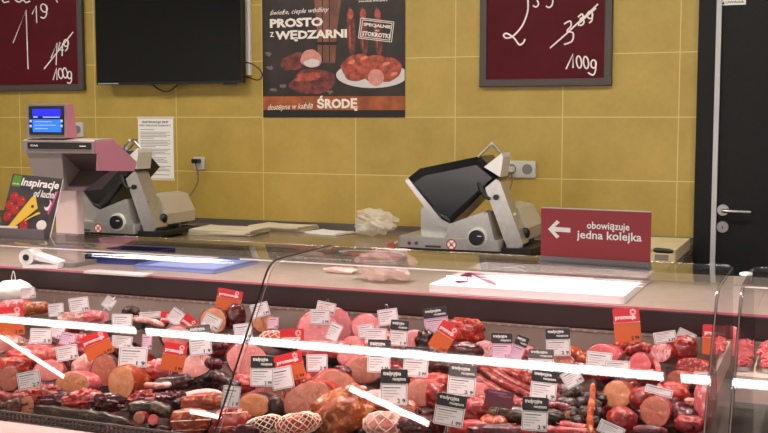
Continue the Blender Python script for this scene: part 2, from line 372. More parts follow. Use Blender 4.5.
# poster
def poster():
    Yp = WALL-.004
    a = at_y(263, 117.5, Yp); b = at_y(405, 117.5, Yp); w = b.x-a.x; H = w*1.36
    t = thing('wall_poster', (a.x, WALL, a.z), 'dark smokehouse poster with hams and white lettering on the yellow wall', 'poster')
    def q(x, y):
        p = at_y(x, y, Yp); return (p.x-a.x, p.z-a.z)
    def poly(mb, pts, d, mi=0):
        pts = [q(*p) for p in pts]; mb.add([(x, -d, z) for x, z in pts], [tuple(range(len(pts)))], mi)
    def blob(mb, cx, cy, rx, ry, d, mi=0, n=26, amp=.0, rot=0, seed=0):
        pts = []
        for i in range(n):
            t_ = 2*math.pi*i/n; k_ = 1+amp*noise.noise(Vector((math.cos(t_)*1.7, math.sin(t_)*1.7, seed*3.3)))
            u, v = rx*k_*math.cos(t_), ry*k_*math.sin(t_)
            pts.append((cx+u*math.cos(rot)-v*math.sin(rot), cy+u*math.sin(rot)+v*math.cos(rot)))
        poly(mb, pts, d, mi)
    MB().box(0, w, -.003, -.0005, 0, H).build('poster_sheet', mat('dark_brown_print', (34, 26, 24), .55, c2=(58, 46, 42), scale=9, contrast=(.4, .8)), t)
    wood = mat('printed_wood', (176, 92, 44), .5, c2=(130, 64, 30), scale=14); barrel = mat('printed_barrel', (138, 86, 66), .5, c2=(98, 58, 44), scale=10)
    m1 = mat('printed_dark_meat', (134, 60, 52), .5, c2=(72, 32, 30), scale=28); m2 = mat('printed_roast', (190, 88, 66), .5, c2=(128, 48, 36), scale=30)
    m3 = mat('printed_pink', (214, 150, 140), .5, c2=(196, 120, 112), scale=30); m4 = mat('printed_plate', (206, 202, 200), .5); m5 = mat('printed_near_black', (20, 15, 14), .6)  # m5 is the near-black print of table bottom and barrel lines
    mb = MB()
    poly(mb, [(263, 96.5), (405, 96), (405, 110), (263, 110)], .0032, 0); poly(mb, [(263, 110), (405, 110), (405, 117.4), (263, 117.4)], .0032, 6)
    poly(mb, [(316, -45), (339, -45), (341, 0), (337, 30), (335, 63), (318, 63), (317, 30), (314, 0)], .0032, 1)
    for x in (322, 329): poly(mb, [(x, -45), (x+.9, -45), (x+.9, 62), (x, 62)], .0034, 6)
    poly(mb, [(315, 42), (338, 42), (338, 45), (315, 45)], .0034, 6)
    for i, x in enumerate((351, 363.5, 378)):
        blob(mb, x, 32, 4.2, 25, .0032, 2, rot=-.05); blob(mb, x-.5, 14, 3, 5, .0034, 3, rot=-.05); blob(mb, x-1.2, 36, 1, 12, .0034, 3, rot=-.04)
    blob(mb, 294, 62, 15, 8, .0034, 2, amp=.25, rot=-.35, seed=1); blob(mb, 311, 59, 10.5, 9, .0036, 4, amp=.2, seed=2); blob(mb, 312, 63, 8, 4, .0038, 5 , amp=.2, seed=5)
    blob(mb, 313, 82, 24, 12, .0040, 2, amp=.25, rot=-.1, seed=3); blob(mb, 308, 77, 14, 4, .0042, 3, amp=.5, rot=-.15, seed=8)
    ex = 0
    pl = [(min(404.6, 372+36*math.cos(2*math.pi*i/30)), 75+13*math.sin(2*math.pi*i/30)) for i in range(30)]
    poly(mb, pl, .0034, 5)
    blob(mb, 357, 68, 16, 13, .0036, 3, amp=.2, rot=-.3, seed=4); blob(mb, 382, 70, 20, 13, .0038, 3, amp=.2, seed=6); blob(mb, 372, 60, 14, 5, .0040, 4 if False else 3, amp=.3, seed=9)
    for i, (x, y) in enumerate(((352, 62), (364, 58), (386, 64), (394, 74))): blob(mb, x, y, 4, 1.6, .0042, 7, amp=.5, seed=i, rot=-.4)
    blob(mb, 376, 77.5, 8, 8.5, .0044, 4); 
    for i, (x, y) in enumerate(((268, 54), (270, 68), (274, 90), (283, 86), (330, 92))): blob(mb, x, y, 3, 2, .0034, 8, amp=.8, seed=i+20)
    mb.build('printed_picture', [wood, barrel, m1, m2, m3, m4, m5, mat('printed_glint', (214, 130, 100), .5), mat('printed_grey', (104, 100, 94), .5)], t)
    mb = MB()
    def tx(s, x0, y0, x1, y1, bold=0, shear=0, rot=0, mi=0):
        p0 = q(x0, y1); p1 = q(x1, y0); put_text(mb, s, p0[0], p1[0], p0[1], p1[1], -.0048, mi, bold, shear, rot)
    tx('świeże, ciepłe wędliny', 270, 7, 329, 16, .005, .35, .02); tx('PROSTO', 270, 17, 323, 28, .045); tx('z', 270, 32, 274, 37); tx('WĘDZARNI', 275.5, 28.5, 347, 42, .045)
    tx('dostępne w każdą', 268, 103, 313, 111, .005, .35, .03); tx('ŚRODĘ', 317, 95.5, 358, 111, .045)
    tx('POLSKIE SPECJAŁY', 359, -.5, 388, 2.6, .03)
    r = -.13
    tx('SPECJALNIE', 363.5, 23.5, 391, 28.5, .04, 0, r); tx('od', 375, 29.3, 379, 31.4, .02, 0, r); tx('STOKROTKI', 362, 32, 390, 37.5, .04, 0, r)
    def ln(x0, y0, x1, y1, th=.7):
        dx, dy = x1-x0, y1-y0; l = math.hypot(dx, dy); nx, ny = -dy/l*th/2, dx/l*th/2
        poly(mb, [(x0+nx, y0+ny), (x1+nx, y1+ny), (x1-nx, y1-ny), (x0-nx, y0-ny)], .0048)
    for d_ in (0, 1.8):
        c = [(361+d_, 18+d_), (394-d_, 22+d_*.8), (391.5-d_, 42-d_), (358.5+d_, 38-d_*.8)]
        for i in range(4): ln(*c[i], *c[(i+1) % 4])
    mb.build('lettering', mat('cream_print', (238, 228, 220), .6), t)
poster()

# paper notice
def notice():
    Yp = WALL-.002; a = at_y(139, 178.5, Yp); b = at_y(174, 178.5, Yp); c = at_y(139, 117.5, Yp)
    w, H = b.x-a.x, c.z-a.z
    t = thing('wall_notice', (a.x, WALL, a.z), 'white printed safety notice sheet taped to the wall behind the rear slicer', 'notice')
    MB().box(0, w, -.002, 0, 0, H).build('sheet', paper, t)
    for z0 in (-.008, H-.008): MB().box(-.006, w+.006, -.0026, -.0022, z0, z0+.014).build('tape', mat('clear_tape', (214, 204, 180), .4), t)
    mb = MB(); put_text(mb, 'INSTRUKCJA BHP', .03, w-.03, H-.035, H-.02, -.0028, 0, .03); put_text(mb, 'PRZY OBSŁUDZE KRAJALNICY', .012, w-.012, H-.052, H-.04, -.0028, 0, .02)
    z = H-.07; i = 0
    while z > .02:
        l = w-.03-rnd.random()*.05; mb.box(.015, .015+l if i % 5 else .015+l*.5, -.0026, -.0022, z, z+.003, 1); z -= .0085 if i % 5 else .014; i += 1
    mb.build('print', [ink, mat('grey_print', (130, 128, 126), .7)], t)
notice()

def socket(px, py, w, h, name, label, n=1, plug=None, cord=None):
    p = at_y(px, py, WALL); t = thing(name, (p.x, WALL, p.z), label, 'socket')
    grey = mat('pale_grey_plastic', (196, 192, 186), .4)
    MB().rbox(-w/2, w/2, -.012, 0, -h/2, h/2, .006, ax='y').build('cover_plate', grey, t)
    for i in range(n):
        cx = (i-(n-1)/2)*w/n
        if n > 1 or not plug:
            MB().disc((cx, -.012, 0), min(w/n, h)*.40, h=.004).disc((cx, -.0165, 0), min(w/n, h)*.32, h=.0005, mi=1).build('outlet', [grey, mat('dark_grey_recess', (120, 116, 112), .5)], t)
    if plug:
        MB().rbox(plug[0]-.02, plug[0]+.02, -.05, -.0125, plug[1]-.012, plug[1]+.012, .008, ax='y').build('plug', black if plug[2] else grey, t)
        def q(x, y, d=.03):
            c = at_y(x, y, WALL-d)-t.location; return (c.x, -d, c.z)
        MB().tube(smooth_path([(plug[0], -.045, plug[1])]+[q(*c) for c in cord]), .004).build('cord', mat('grey_cable', (120, 108, 84), .6), t, True)
socket(200, 163, .07, .07, 'wall_socket', 'single wall socket with a black plug and hanging cord beside the paper notice', 1, (-.005, .012, 1), [(197, 170), (198, 180), (195, 188), (189, 197)])
socket(520, 169, .163, .081, 'double_socket', 'double wall socket with a grey plug and cord behind the front slicer', 2, (-.04, 0, 0), [(512, 178), (511, 186), (507, 194), (504, 198)])
socket(79, 129.5, .075, .085, 'wall_socket', 'pale wall socket partly hidden behind the weighing scale display')
socket(126, 152, .075, .06, 'wall_socket', 'small pale wall socket above the rear slicer, left of its lifted arm')
# ---------------------------------------------------------------- back counter
CZ = .915
def back_counter():
    x1 = at_z(690, 247, CZ).x; yf = 4.36
    t = thing('back_counter', (x1, WALL, 0), 'long grey brown worktop counter along the yellow tiled wall', 'counter')
    L = x1-XL-.05
    MB().rbox(-L, 0, yf-WALL, -.016, CZ-.04, CZ, .006, ax='x').build('worktop', mat('grey_brown_worktop', (136, 118, 96), .22, c2=(122, 104, 84), scale=30), t)
    MB().box(-L, 0, -.016, -.001, CZ, CZ+.028).build('back_shade_strip', mat('dark_grey_strip', (86, 80, 74), .4), t)  # dark strip paints the shaded back of the worktop
    MB().box(-L, -.01, yf-WALL+.03, -.02, .1, CZ-.04).box(-L, -.01, yf-WALL+.09, -.02, .0, .1).build('cabinet_body', mat('brown_cabinet', (112, 88, 66), .5), t)
    for i in range(10):
        a = -L+.02+i*(L-.03)/10; d = MB().box(a, a+(L-.03)/10-.01, yf-WALL+.012, yf-WALL+.03, .13, CZ-.06).build('cabinet_door', mat('brown_cabinet_door', (128, 100, 74), .45), t)
        MB().tube([(a+.15, yf-WALL, .76), (a+.35, yf-WALL, .76)], .006).box(a+.148, a+.152, yf-WALL, yf-WALL+.013, .756, .764).box(a+.348, a+.352, yf-WALL, yf-WALL+.013, .756, .764).build('door_handle', steel, d)
back_counter()

# cream block with a knife at the right end of the counter
p0 = at_z(640, 262.5, CZ); p1 = at_z(676, 262.5, CZ)
cb = MB().rbox(p1.x-.36, p1.x-.002, p1.y+.0, p1.y+.48, CZ+.001, CZ+.05, .01)
t = thing('cutting_block', (0, 0, 0), 'thick cream cutting block at the right end of the back counter', 'cutting block')
cb.build('block', mat('cream_polyethylene', (214, 198, 160), .45, c2=(204, 186, 146), scale=12), t)
MB().box(p1.x-.085, p1.x-.03, p1.y-.004, p1.y+.0005, CZ+.006, CZ+.03).build('hand_slot', mat('grey_recess', (128, 120, 112), .6), t)
k0 = at_z(654, 250, CZ+.055); k1 = at_z(673, 251.5, CZ+.055)
t = thing('kitchen_knife', (0, 0, 0), 'black handled knife lying on the cream cutting block', 'knife')
d = (k1-k0); m_ = k0.lerp(k1, .5)
MB().tube([k0, k0.lerp(k1, .15), k0.lerp(k1, .8), k1], [.008, .011, .010, .007]).build('handle', black, t, True)
e = k0-d.normalized()*.16; s_ = Vector((0, 0, -.003))
MB().hexa([k0+Vector((0, -.012, -.004)), k0+Vector((0, .012, -.004)), e+Vector((0, .012, -.004)), e+Vector((0, .004, -.004)), k0+Vector((0, -.012, -.002)), k0+Vector((0, .012, -.002)), e+Vector((0, .012, -.003)), e+Vector((0, .004, -.003))]).build('blade', steel, t)

# slicers: built at the front one, then copied for the rear one
YS = 4.44
def slicer():
    O = at_z(398, 251.5, CZ); O.y = YS; O.x = at_y(398, 251.5, YS).x; O.z = CZ
    O.z += .0015
    t = thing('meat_slicer', O, 'silver meat slicer with dial and black guard, beside the red queue sign', 'meat slicer', 'meat slicers on the back counter')
    def q(x, y, dy=0):
        p = at_y(x, y, YS+dy)-O; return (p.x, p.z)
    body = mat('slicer_aluminium', (196, 194, 190), .32, .75, c2=(186, 184, 180), scale=50)
    cream = mat('slicer_pale_housing', (198, 190, 172), .4, .3)
    blk = mat('smoked_black_plastic', (24, 22, 22), .16)
    def pr(pts, y0, y1, mb=None, mi=0):
        return (mb or MB()).prism([(a[0], max(.013, a[1])) for a in [q(*p, y0) for p in pts]], y0, y1, mi)
    # base with feet
    zb = .022; x1 = q(500, 250)[0]
    MB().rbox(.0, x1, 0, .40, zb, q(400, 236)[1], .012).build('base', body, t)
    mb = MB().box(.004, x1-.004, .004, .396, .012, zb+.001)
    for fx in (.03, x1-.03):
        for fy in (.03, .36): mb.disc((fx, fy, 0), .018, axis='z', h=.013)
    mb.build('rubber_feet', black, t)
    # front panel details
    mb = MB()
    for px, mi in ((409.5, 0), (416.5, 1)):
        c = q(px, 243); mb.disc((c[0], -.0005, c[1]), .008, h=.004, mi=mi)
    mb.build('push_buttons', [mat('red_button', (120, 30, 30), .4), mat('green_button', (70, 84, 66), .4)], t)
    c = q(433, 246.5); mb = MB().box(c[0]-.036, c[0]+.036, -.0012, .0005, c[1]-.005, c[1]+.005); mb.build('dark_badge', mat('badge_print', (66, 64, 62), .5), t)
    c = q(451.5, 244.5); mb = MB(); mb.disc((c[0], -.0002, c[1]), .024, h=.0006, mi=0).disc((c[0], -.0008, c[1]), .0185, h=.0006, mi=1)
    for a in (math.pi/4, -math.pi/4):
        mb.box(-.019, .019, -.0022, -.0014, -.0018, .0018, 0, Matrix.Translation((c[0], 0, c[1])) @ Matrix.Rotation(a, 4, 'Y'))
    mb.box(c[0]-.006, c[0]+.006, -.0019, -.0014, c[1]-.006, c[1]+.004, 2)
    mb.build('warning_sign', [mat('red_print', (170, 40, 44), .5), paper, mat('grey_print', (130, 128, 126), .7)], t)
    # dial housing: wedge behind base
    pr([(440, 250), (446, 234), (487, 212), (497, 250)], .006, .16).build('dial_housing', body, t)
    c = q(477.5, 237.5); 
    dl = MB().disc((c[0], .006, c[1]), .043, n=28, h=.010, mi=0).disc((c[0], -.004, c[1]), .033, n=28, h=.018, mi=1)
    dl.box(c[0]+.006, c[0]+.024, -.0235, -.0222, c[1]+.006, c[1]+.010, 0, None).build('thickness_dial', [mat('white_dial_ring', (222, 220, 214), .4), black], t)
    # gauge plate
    pr([(421, 209), (432, 204), (452, 224), (452, 236), (421, 236)], .10, .115).build('gauge_plate', mat('polished_plate', (214, 212, 208), .22, .6), t)
    pr([(446, 233), (449, 224), (486, 211), (470, 228), (462, 234)], .03, .09).build('product_tray', body, t)
    # hopper / blade guard
    hp = MB(); yA, yB = .04, .26
    A = [q(x, y, yA) for x, y in ((422, 190), (478, 176 - 8), (498, 178), (450, 223), (441, 214))]
    o = [(408, 178), (420, 168.5), (480, 156), (499.5, 176), (451, 224), (440, 219)]
    i = [(414, 183), (424, 176), (476, 165), (492, 178), (449, 217), (441, 214)]
    fo = [q(*p, yA+.03) for p in o]; fi = [q(*p, yA) for p in i]; k_ = len(o)
    vs = [(x, yA, z) for x, z in fi]+[(x, yA+.03, z) for x, z in fo]+[(x, yB, z) for x, z in fo]
    fs = [tuple(range(k_)), tuple(range(3*k_-1, 2*k_-1, -1))]
    for r_ in (0, 1):
        fs += [(r_*k_+j, (r_+1)*k_+j, (r_+1)*k_+(j+1) % k_, r_*k_+(j+1) % k_) for j in range(k_)]
    hp.add(vs, fs).build('blade_guard', blk, t)
    pr([(405, 181), (408, 178), (441, 219), (452, 224.5), (449, 229), (438, 225)], yA+.02, yB+.02).build('guard_edge', mat('polished_plate', (214, 212, 208), .22, .6), t)
    # sliding arm with handle frame
    pr([(485, 188), (496, 179), (500, 182), (523, 244), (516, 251), (508, 251)], .05, .15).build('support_arm', body, t)
    pr([(484, 167), (502, 153), (503, 158), (500, 177)], .04, .16).build('arm_plate', mat('white_metal', (222, 220, 216), .35, .2), t)
    rd = MB()
    def q3(x, y, d): a = q(x, y, d); return (a[0], d, a[1])
    rd.tube([q3(478, 157, .05), q3(492, 143.5, .05)], .006); rd.tube([q3(478, 157, .14), q3(492, 143.5, .14)], .006)
    rd.tube([q3(492, 143.5, .045), q3(492, 143.5, .145)], .0075); rd.tube([q3(492, 143.5, .1), q3(504, 156, .1)], .006)
    rd.build('handle_frame', steel, t, True)
    c = q(493, 198); MB().disc((c[0], .05, c[1]), .012, h=.012).build('black_bolt', black, t)
    mb = MB(); mb.tube([q3(481, 187, .05), q3(484, 196, .04), q3(490, 199, .045)], .008); mb.tube([q3(479, 183, .05), q3(482, 192, .045)], .013)
    mb.build('guard_lever', black, t, True)
    for px, py in ((519, 247.5), (512, 215)):
        c = q(px, py); MB().disc((c[0], .05, max(.03, c[1])), .006, h=.008).build('bolt', steel, t)
    # motor housing, knob and rear foot
    pr([(504, 205), (518, 208), (528, 228), (527, 240), (518, 244), (509, 220)], .16, .42).build('motor_housing', cream, t)
    mb = MB(); a = q3(516, 232, .16); mb.tube([a, (a[0]+.05, a[1]-.02, a[2])], .010); mb.ball((a[0]+.05, a[1]-.025, a[2]), (.02, .02, .024), nu=12, nv=8, amp=.15)
    mb.build('clamp_knob', black, t, True)
    a = q3(531, 248, .3); MB().tube([(a[0], .3, 0), (a[0], .3, .09)], .014).build('rear_foot', mat('grey_rubber', (70, 68, 66), .6), t)
    MB().rbox(x1-.01, q(531, 250)[0], .02, .38, .012, .035, .01).build('rear_base', mat('dark_metal', (40, 40, 42), .5, .6), t)
    return t
front_slicer = slicer()
rear = copy_tree(front_slicer)
pr_ = at_y(151, 226, YS+.05); loc_ref = at_y(520, 250, YS+.05)
rear.location = front_slicer.location+Vector((at_y(151, 231, YS).x-at_y(521, 251.5, YS).x, 0, 0))
rear.location.y += 0.0
rear['label'] = 'silver meat slicer with black guard, partly hidden behind the weighing scale'

# papers, bag and bits on the back counter
def sheet_stack(cx, cy, w, d, n, rot, name, label, m, th=.003):
    p = at_z(cx, cy, CZ); t = thing(name, (p.x, p.y, CZ+.001), label, 'paper', rot=(0, 0, rot))
    z = 0
    for i in range(n):
        mb = MB(); a = rnd.uniform(-.06, .06) if n > 1 else 0; ox, oy = rnd.uniform(-.012, .012), rnd.uniform(-.012, .012)
        nx = 10; vs = []
        for zz in (0, th):
            for j in range(nx+1):
                for k in (0, 1):
                    x = -w/2+w*j/nx; vs.append((x, -d/2+d*k, z+zz+.008*max(0, (abs(x)/(w/2))-.6)*(1 if i == n-1 else .3)))
        fs = []
        K = 2*(nx+1)
        for j in range(nx): 
            a0 = 2*j; fs += [(a0, a0+2, a0+3, a0+1)[::-1], (K+a0, K+a0+2, K+a0+3, K+a0+1), (a0, a0+2, K+a0+2, K+a0), (a0+1, K+a0+1, K+a0+3, a0+3)]
        fs += [(0, K, K+1, 1), (K-2, K-1, 2*K-1, 2*K-2)]
        mb.add(vs, fs, 0, Matrix.Translation((ox, oy, 0)) @ Matrix.Rotation(a, 4, 'Z')).build('paper_sheet', m, t, False); z += th+.0005
    return t
wrap = mat('cream_wrapping_paper', (224, 214, 190), .6, c2=(214, 202, 176), scale=8)
tray_ = at_z(222, 233, CZ)
sheet_stack(230, 233.5, .34, .24, 6, .05, 'wrapping_paper', 'thick stack of cream wrapping paper beside the rear slicer', wrap, .004)
sheet_stack(284, 229.5, .30, .20, 4, -.04, 'wrapping_paper', 'cream paper stack lying against the wall, behind the other sheets', wrap, .005)
sheet_stack(329, 233.5, .20, .16, 2, -.25, 'paper_sheet_pair', 'small pair of white paper sheets left of the crumpled counter bag', paper, .003)
def crumple(loc, r, name, label, m, seed, cat='bag', freq=3):
    mb = MB().ball((0, 0, 0), r, nu=40, nv=26, amp=.42, freq=freq, expo=.8, seed=seed)
    lo = min(v.z for v in mb.v)
    for v in mb.v: v.z -= lo
    return tag_(mb.build(name, m, None, False, loc), label, cat)
bagm = film_mat('clear_plastic_film', (226, 218, 204), .45)
p = at_z(376, 237, CZ); p.z = CZ+.001
crumple(p, (.10, .06, .055), 'plastic_bag', 'crumpled clear plastic bag on the back counter beside the front slicer', bagm, 4, freq=1.7)
p = at_z(324, 248.5, CZ); tag_(MB().rbox(-.03, .03, -.02, .02, 0, .004, .005).build('paper_label', paper, loc=(p.x, p.y, CZ+.001)), 'small white label lying alone on the back counter', 'label')
p = at_z(391.5, 246, CZ); t = thing('red_scraper', (p.x, p.y, CZ+.001), 'small red plastic piece left of the front slicer base', 'scraper')
MB().hexa([(-.02, -.01, 0), (.02, -.008, 0), (.018, .012, 0), (-.016, .01, 0), (-.018, -.008, .006), (.012, -.006, .02), (.012, .01, .02), (-.014, .008, .006)]).build('red_body', mat('red_plastic', (178, 50, 44), .4), t)
MB().tube([(.015, 0, .012), (.03, 0, .022)], .004).build('stub', white, t)

# ---------------------------------------------------------------- display cases
GT = 1.20
GLASS = glass_mat('clear_glass', (.965, .975, .97, 1), .075)
ENDG = glass_mat('end_glass', (.86, .85, .85, 1), .12)
prof = [(1.60, .681), (1.785, .926), (1.9580, 1.155), (1.9655, 1.165), (1.977, 1.179), (1.990, 1.190), (2.008, 1.1975), (2.035, GT), (2.283, GT)]
DK = 1.0; DF, DB = 2.93, 3.62
cream_m = mat('case_cream_metal', (206, 188, 172), .35, c2=(198, 178, 162), scale=25)
steel_d = mat('case_deck_steel', (176, 160, 149), .35, .25, c2=(164, 148, 137), scale=20)
panel_m = mat('case_taupe_panel', (186, 166, 154), .38, c2=(174, 154, 142), scale=10)
band_m = mat('case_dark_band', (52, 34, 34), .35)
base_m = mat('case_grey_base', (92, 92, 90), .5)
pink_light_m = mat('pink_light_line', (196, 108, 120), .35)  # pink colour stands for the bright light along the deck's front edge
FLOORZ = .84
def case(x0, x1, seams, label, last=False):
    t = thing('display_case', ((x0+x1)/2, 0, 0), label, 'display case')
    X = lambda x: x-(x0+x1)/2
    ga, b = X(x0), X(x1); a = ga-(.027 if last else 0)
    MB().box(a, b, 1.52, DB, .10, .60).box(a+.05, b-.05, 1.62, DB-.08, 0, .10).build('base_cabinet', base_m, t)
    MB().box(a, b, 1.60, 1.665, .60, .675).box(a, b, 1.665, 2.055, .60, .735).build('front_sill', base_m, t)
    MB().box(a, b, 1.90, 2.02, .7351, .775).rbox(a, b, 1.86, 1.98, .775, .80, .006, ax='x').build('front_ledge', mat('case_pink_ledge', (226, 196, 190), .35), t)
    # perforated grille strip
    g = MB(); n = int((b-a)/.012)
    for i in range(n):
        x = a+i*.012; g.box(x, x+.004, 1.985, 1.99, .80, .818)
    g.box(a, b, 1.984, 1.991, .817, .821).box(a, b, 1.984, 1.991, .808, .811).box(a, b, 1.984, 1.991, .80, .803); g.build('air_grille', mat('grille_dark_metal', (74, 62, 60), .5), t)
    MB().prismx([(2.02, .60), (2.02, .715), (DF+.02, FLOORZ), (DF+.02, .60)], a, b).build('display_floor', mat('tray_dark_floor', (70, 44, 40), .45) if not last else mat('tray_grey_floor', (78, 76, 70), .45), t)
    if last:
        rs = MB().box(ga+.004, b-.02, 2.34, 2.70, .915, .970).build('raised_shelf', panel_m, t)
        for sx_ in (ga+.25, 0, b-.2): MB().box(sx_, sx_+.02, 2.42, 2.66, .76, .915).build('shelf_support', base_m, rs)
    MB().box(a, b, DF+.02, DF+.05, .60, DK-.07).build('rear_panel', panel_m, t)
    MB().rbox(a, b, DF, DB, DK-.07, DK-.004, .006, ax='x').build('deck_edge', band_m, t)
    MB().box(a, b, DF-.004, DF+.0, DK-.006, DK).build('deck_light_line', pink_light_m, t)
    MB().box(a, b, DF, DB, DK-.004, DK).build('work_deck', steel_d, t)
    r = MB().box(a, b, DF+.002, DF+.02, DK-.078, DK-.071)
    for i in range(int((b-a)/.03)): r.box(a+i*.03, a+i*.03+.02, DF-.001, DF+.002, DK-.077, DK-.072, 1)
    r.build('tag_rail', [panel_m, mat('rail_pale_line', (150, 122, 112), .4)], t)
    MB().box(a, b, DB-.03, DB, .60, DK-.07).build('back_board', base_m, t)
    xs = [x0]+seams+[x1]
    for i in range(len(xs)-1):
        MB().sweepx(prof, .006, X(xs[i])+.004, X(xs[i+1])-.004).build('glass_panel', GLASS, t, True)
    for s in seams:
        for dx, th, m_ in ((-.003, .0022, black), (.0065, .0010, mat('pale_glass_edge', (150, 132, 128), .25))):
            MB().tube([(X(s)+dx, y-.004, z+.0065) for y, z in prof], th, n=6).build('joint_seal', m_, t)
    for e, xx in ((0, ga), (1, b)):
        poly = prof+[(2.283, 1.15), (2.33, 1.02), (2.38, DK-.08), (2.40, .735), (1.64, .735)]
        x_ = xx+.003 if not e else xx-.009
        MB().prismx(poly, x_, x_+.006).build('end_glass', ENDG, t)
        MB().tube([(x_+.003, y, z) for y, z in prof], .0014, n=6).build('end_edge', mat('pale_glass_edge', (196, 176, 172), .25), t)
    # lamp tube under the front bend
    l = MB().box(a+.01, b-.01, 2.106, 2.124, 1.1915, 1.1935).build('lamp_housing', alu, t)
    lb = MB()
    x = a+.03
    while x < b-.2:
        e = min(b-.03, x+.78); lb.box(x, e, 2.110, 2.120, 1.188, 1.1914); x = e+.06
    lb.build('lamp_tube', mat('case_lamp_light', (255, 226, 222), .5, emit=1.7), l)
    if (b-a) > 1:
        for u0, u1 in ((a, (a+b)/2), ((a+b)/2, b)):
            la = bpy.data.lights.new('case_light', 'AREA'); la.shape = 'RECTANGLE'; la.size = (u1-u0)*.98; la.size_y = .01
            la.energy = CASE_W*(u1-u0); la.color = (1, .80, .79); la.spread = math.radians(150)
            lo = bpy.data.objects.new('case_light', la); COL.objects.link(lo); lo.parent = l
            lo.location = ((u0+u1)/2, 2.115, 1.186); lo.rotation_euler = Vector((0, .62, -.78)).to_track_quat('-Z', 'Z').to_euler()
    return t
CASE_W = 3.0
XE = -.178
case(-4.60, XE, [-3.4, -1.066, ], 'long glass fronted meat display case filled with hams and sausages')
case(XE+.028, 1.9, [1.3], 'second glass display case continuing past the end glass at the right', True)

# queue sign standing on the top glass
a = at_z(541, 260.5, GT+.007); b = at_z(650, 267.5, GT+.007)
ang = math.atan2(b.y-a.y, b.x-a.x); w = (b-a).length; c = (a+b)/2
c2 = at_y(596, 207, c.y)
H = c2.z-(GT+.007)
M_ = Matrix.Translation((c.x, c.y, GT+.0015)) @ Matrix.Rotation(ang, 4, 'Z')
t = thing('queue_sign', None, 'red counter sign with white arrow standing on the glass case top', 'sign', M=M_)
MB().rbox(-w/2-.002, w/2+.002, -.02, .02, 0, .005, .003).rbox(-w/2-.002, w/2+.002, -.006, .006, .005, .016, .003).build('stand', mat('dull_grey_metal', (120, 112, 114), .5, .3), t)
MB().rbox(-w/2, w/2, -.0025, .0025, .012, H, .002, ax='y').build('sign_board', mat('sign_red', (150, 22, 34), .4), t)
MB().box(-w/2, w/2, -.003, .003, H-.0008, H+.001).build('pale_edge', alu, t)
mb = MB()
sx = lambda x: (x-596)/109*w; sz = lambda y: .010+(263.5-y)/(263.5-206.5)*(H-.010)
put_text(mb, 'obowiązuje', sx(588.5), sx(630.5), sz(230), sz(219.5), -.0035, 0, .018); put_text(mb, 'jedna kolejka', sx(578.5), sx(642.5), sz(241.5), sz(229.5), -.0035, 0, .018)
pts = [(549, 230), (558, 219.5), (561, 222), (556, 227.2), (572, 227.6), (572, 232.6), (556, 232.4), (561, 237.6), (558, 240)]
vs = [(sx(x), -.0035, sz(y)) for x, y in pts]
mb.add(vs, [(0, 1, 2, 3), (0, 3, 6), (3, 4, 5, 6), (0, 6, 7, 8)]); mb.build('lettering', mat('sign_white', (240, 236, 234), .5), t)

# white disc added as a pale ellipse on the second case
p = at_z(746, 271, GT+.008)
tag_(MB().disc((0, 0, 0), .012, axis='z', h=.002, rz=.026).build('white_disc', paper, loc=(p.x, p.y, GT+.0012)), 'small white oval disc on top of the second glass case', 'sticker')

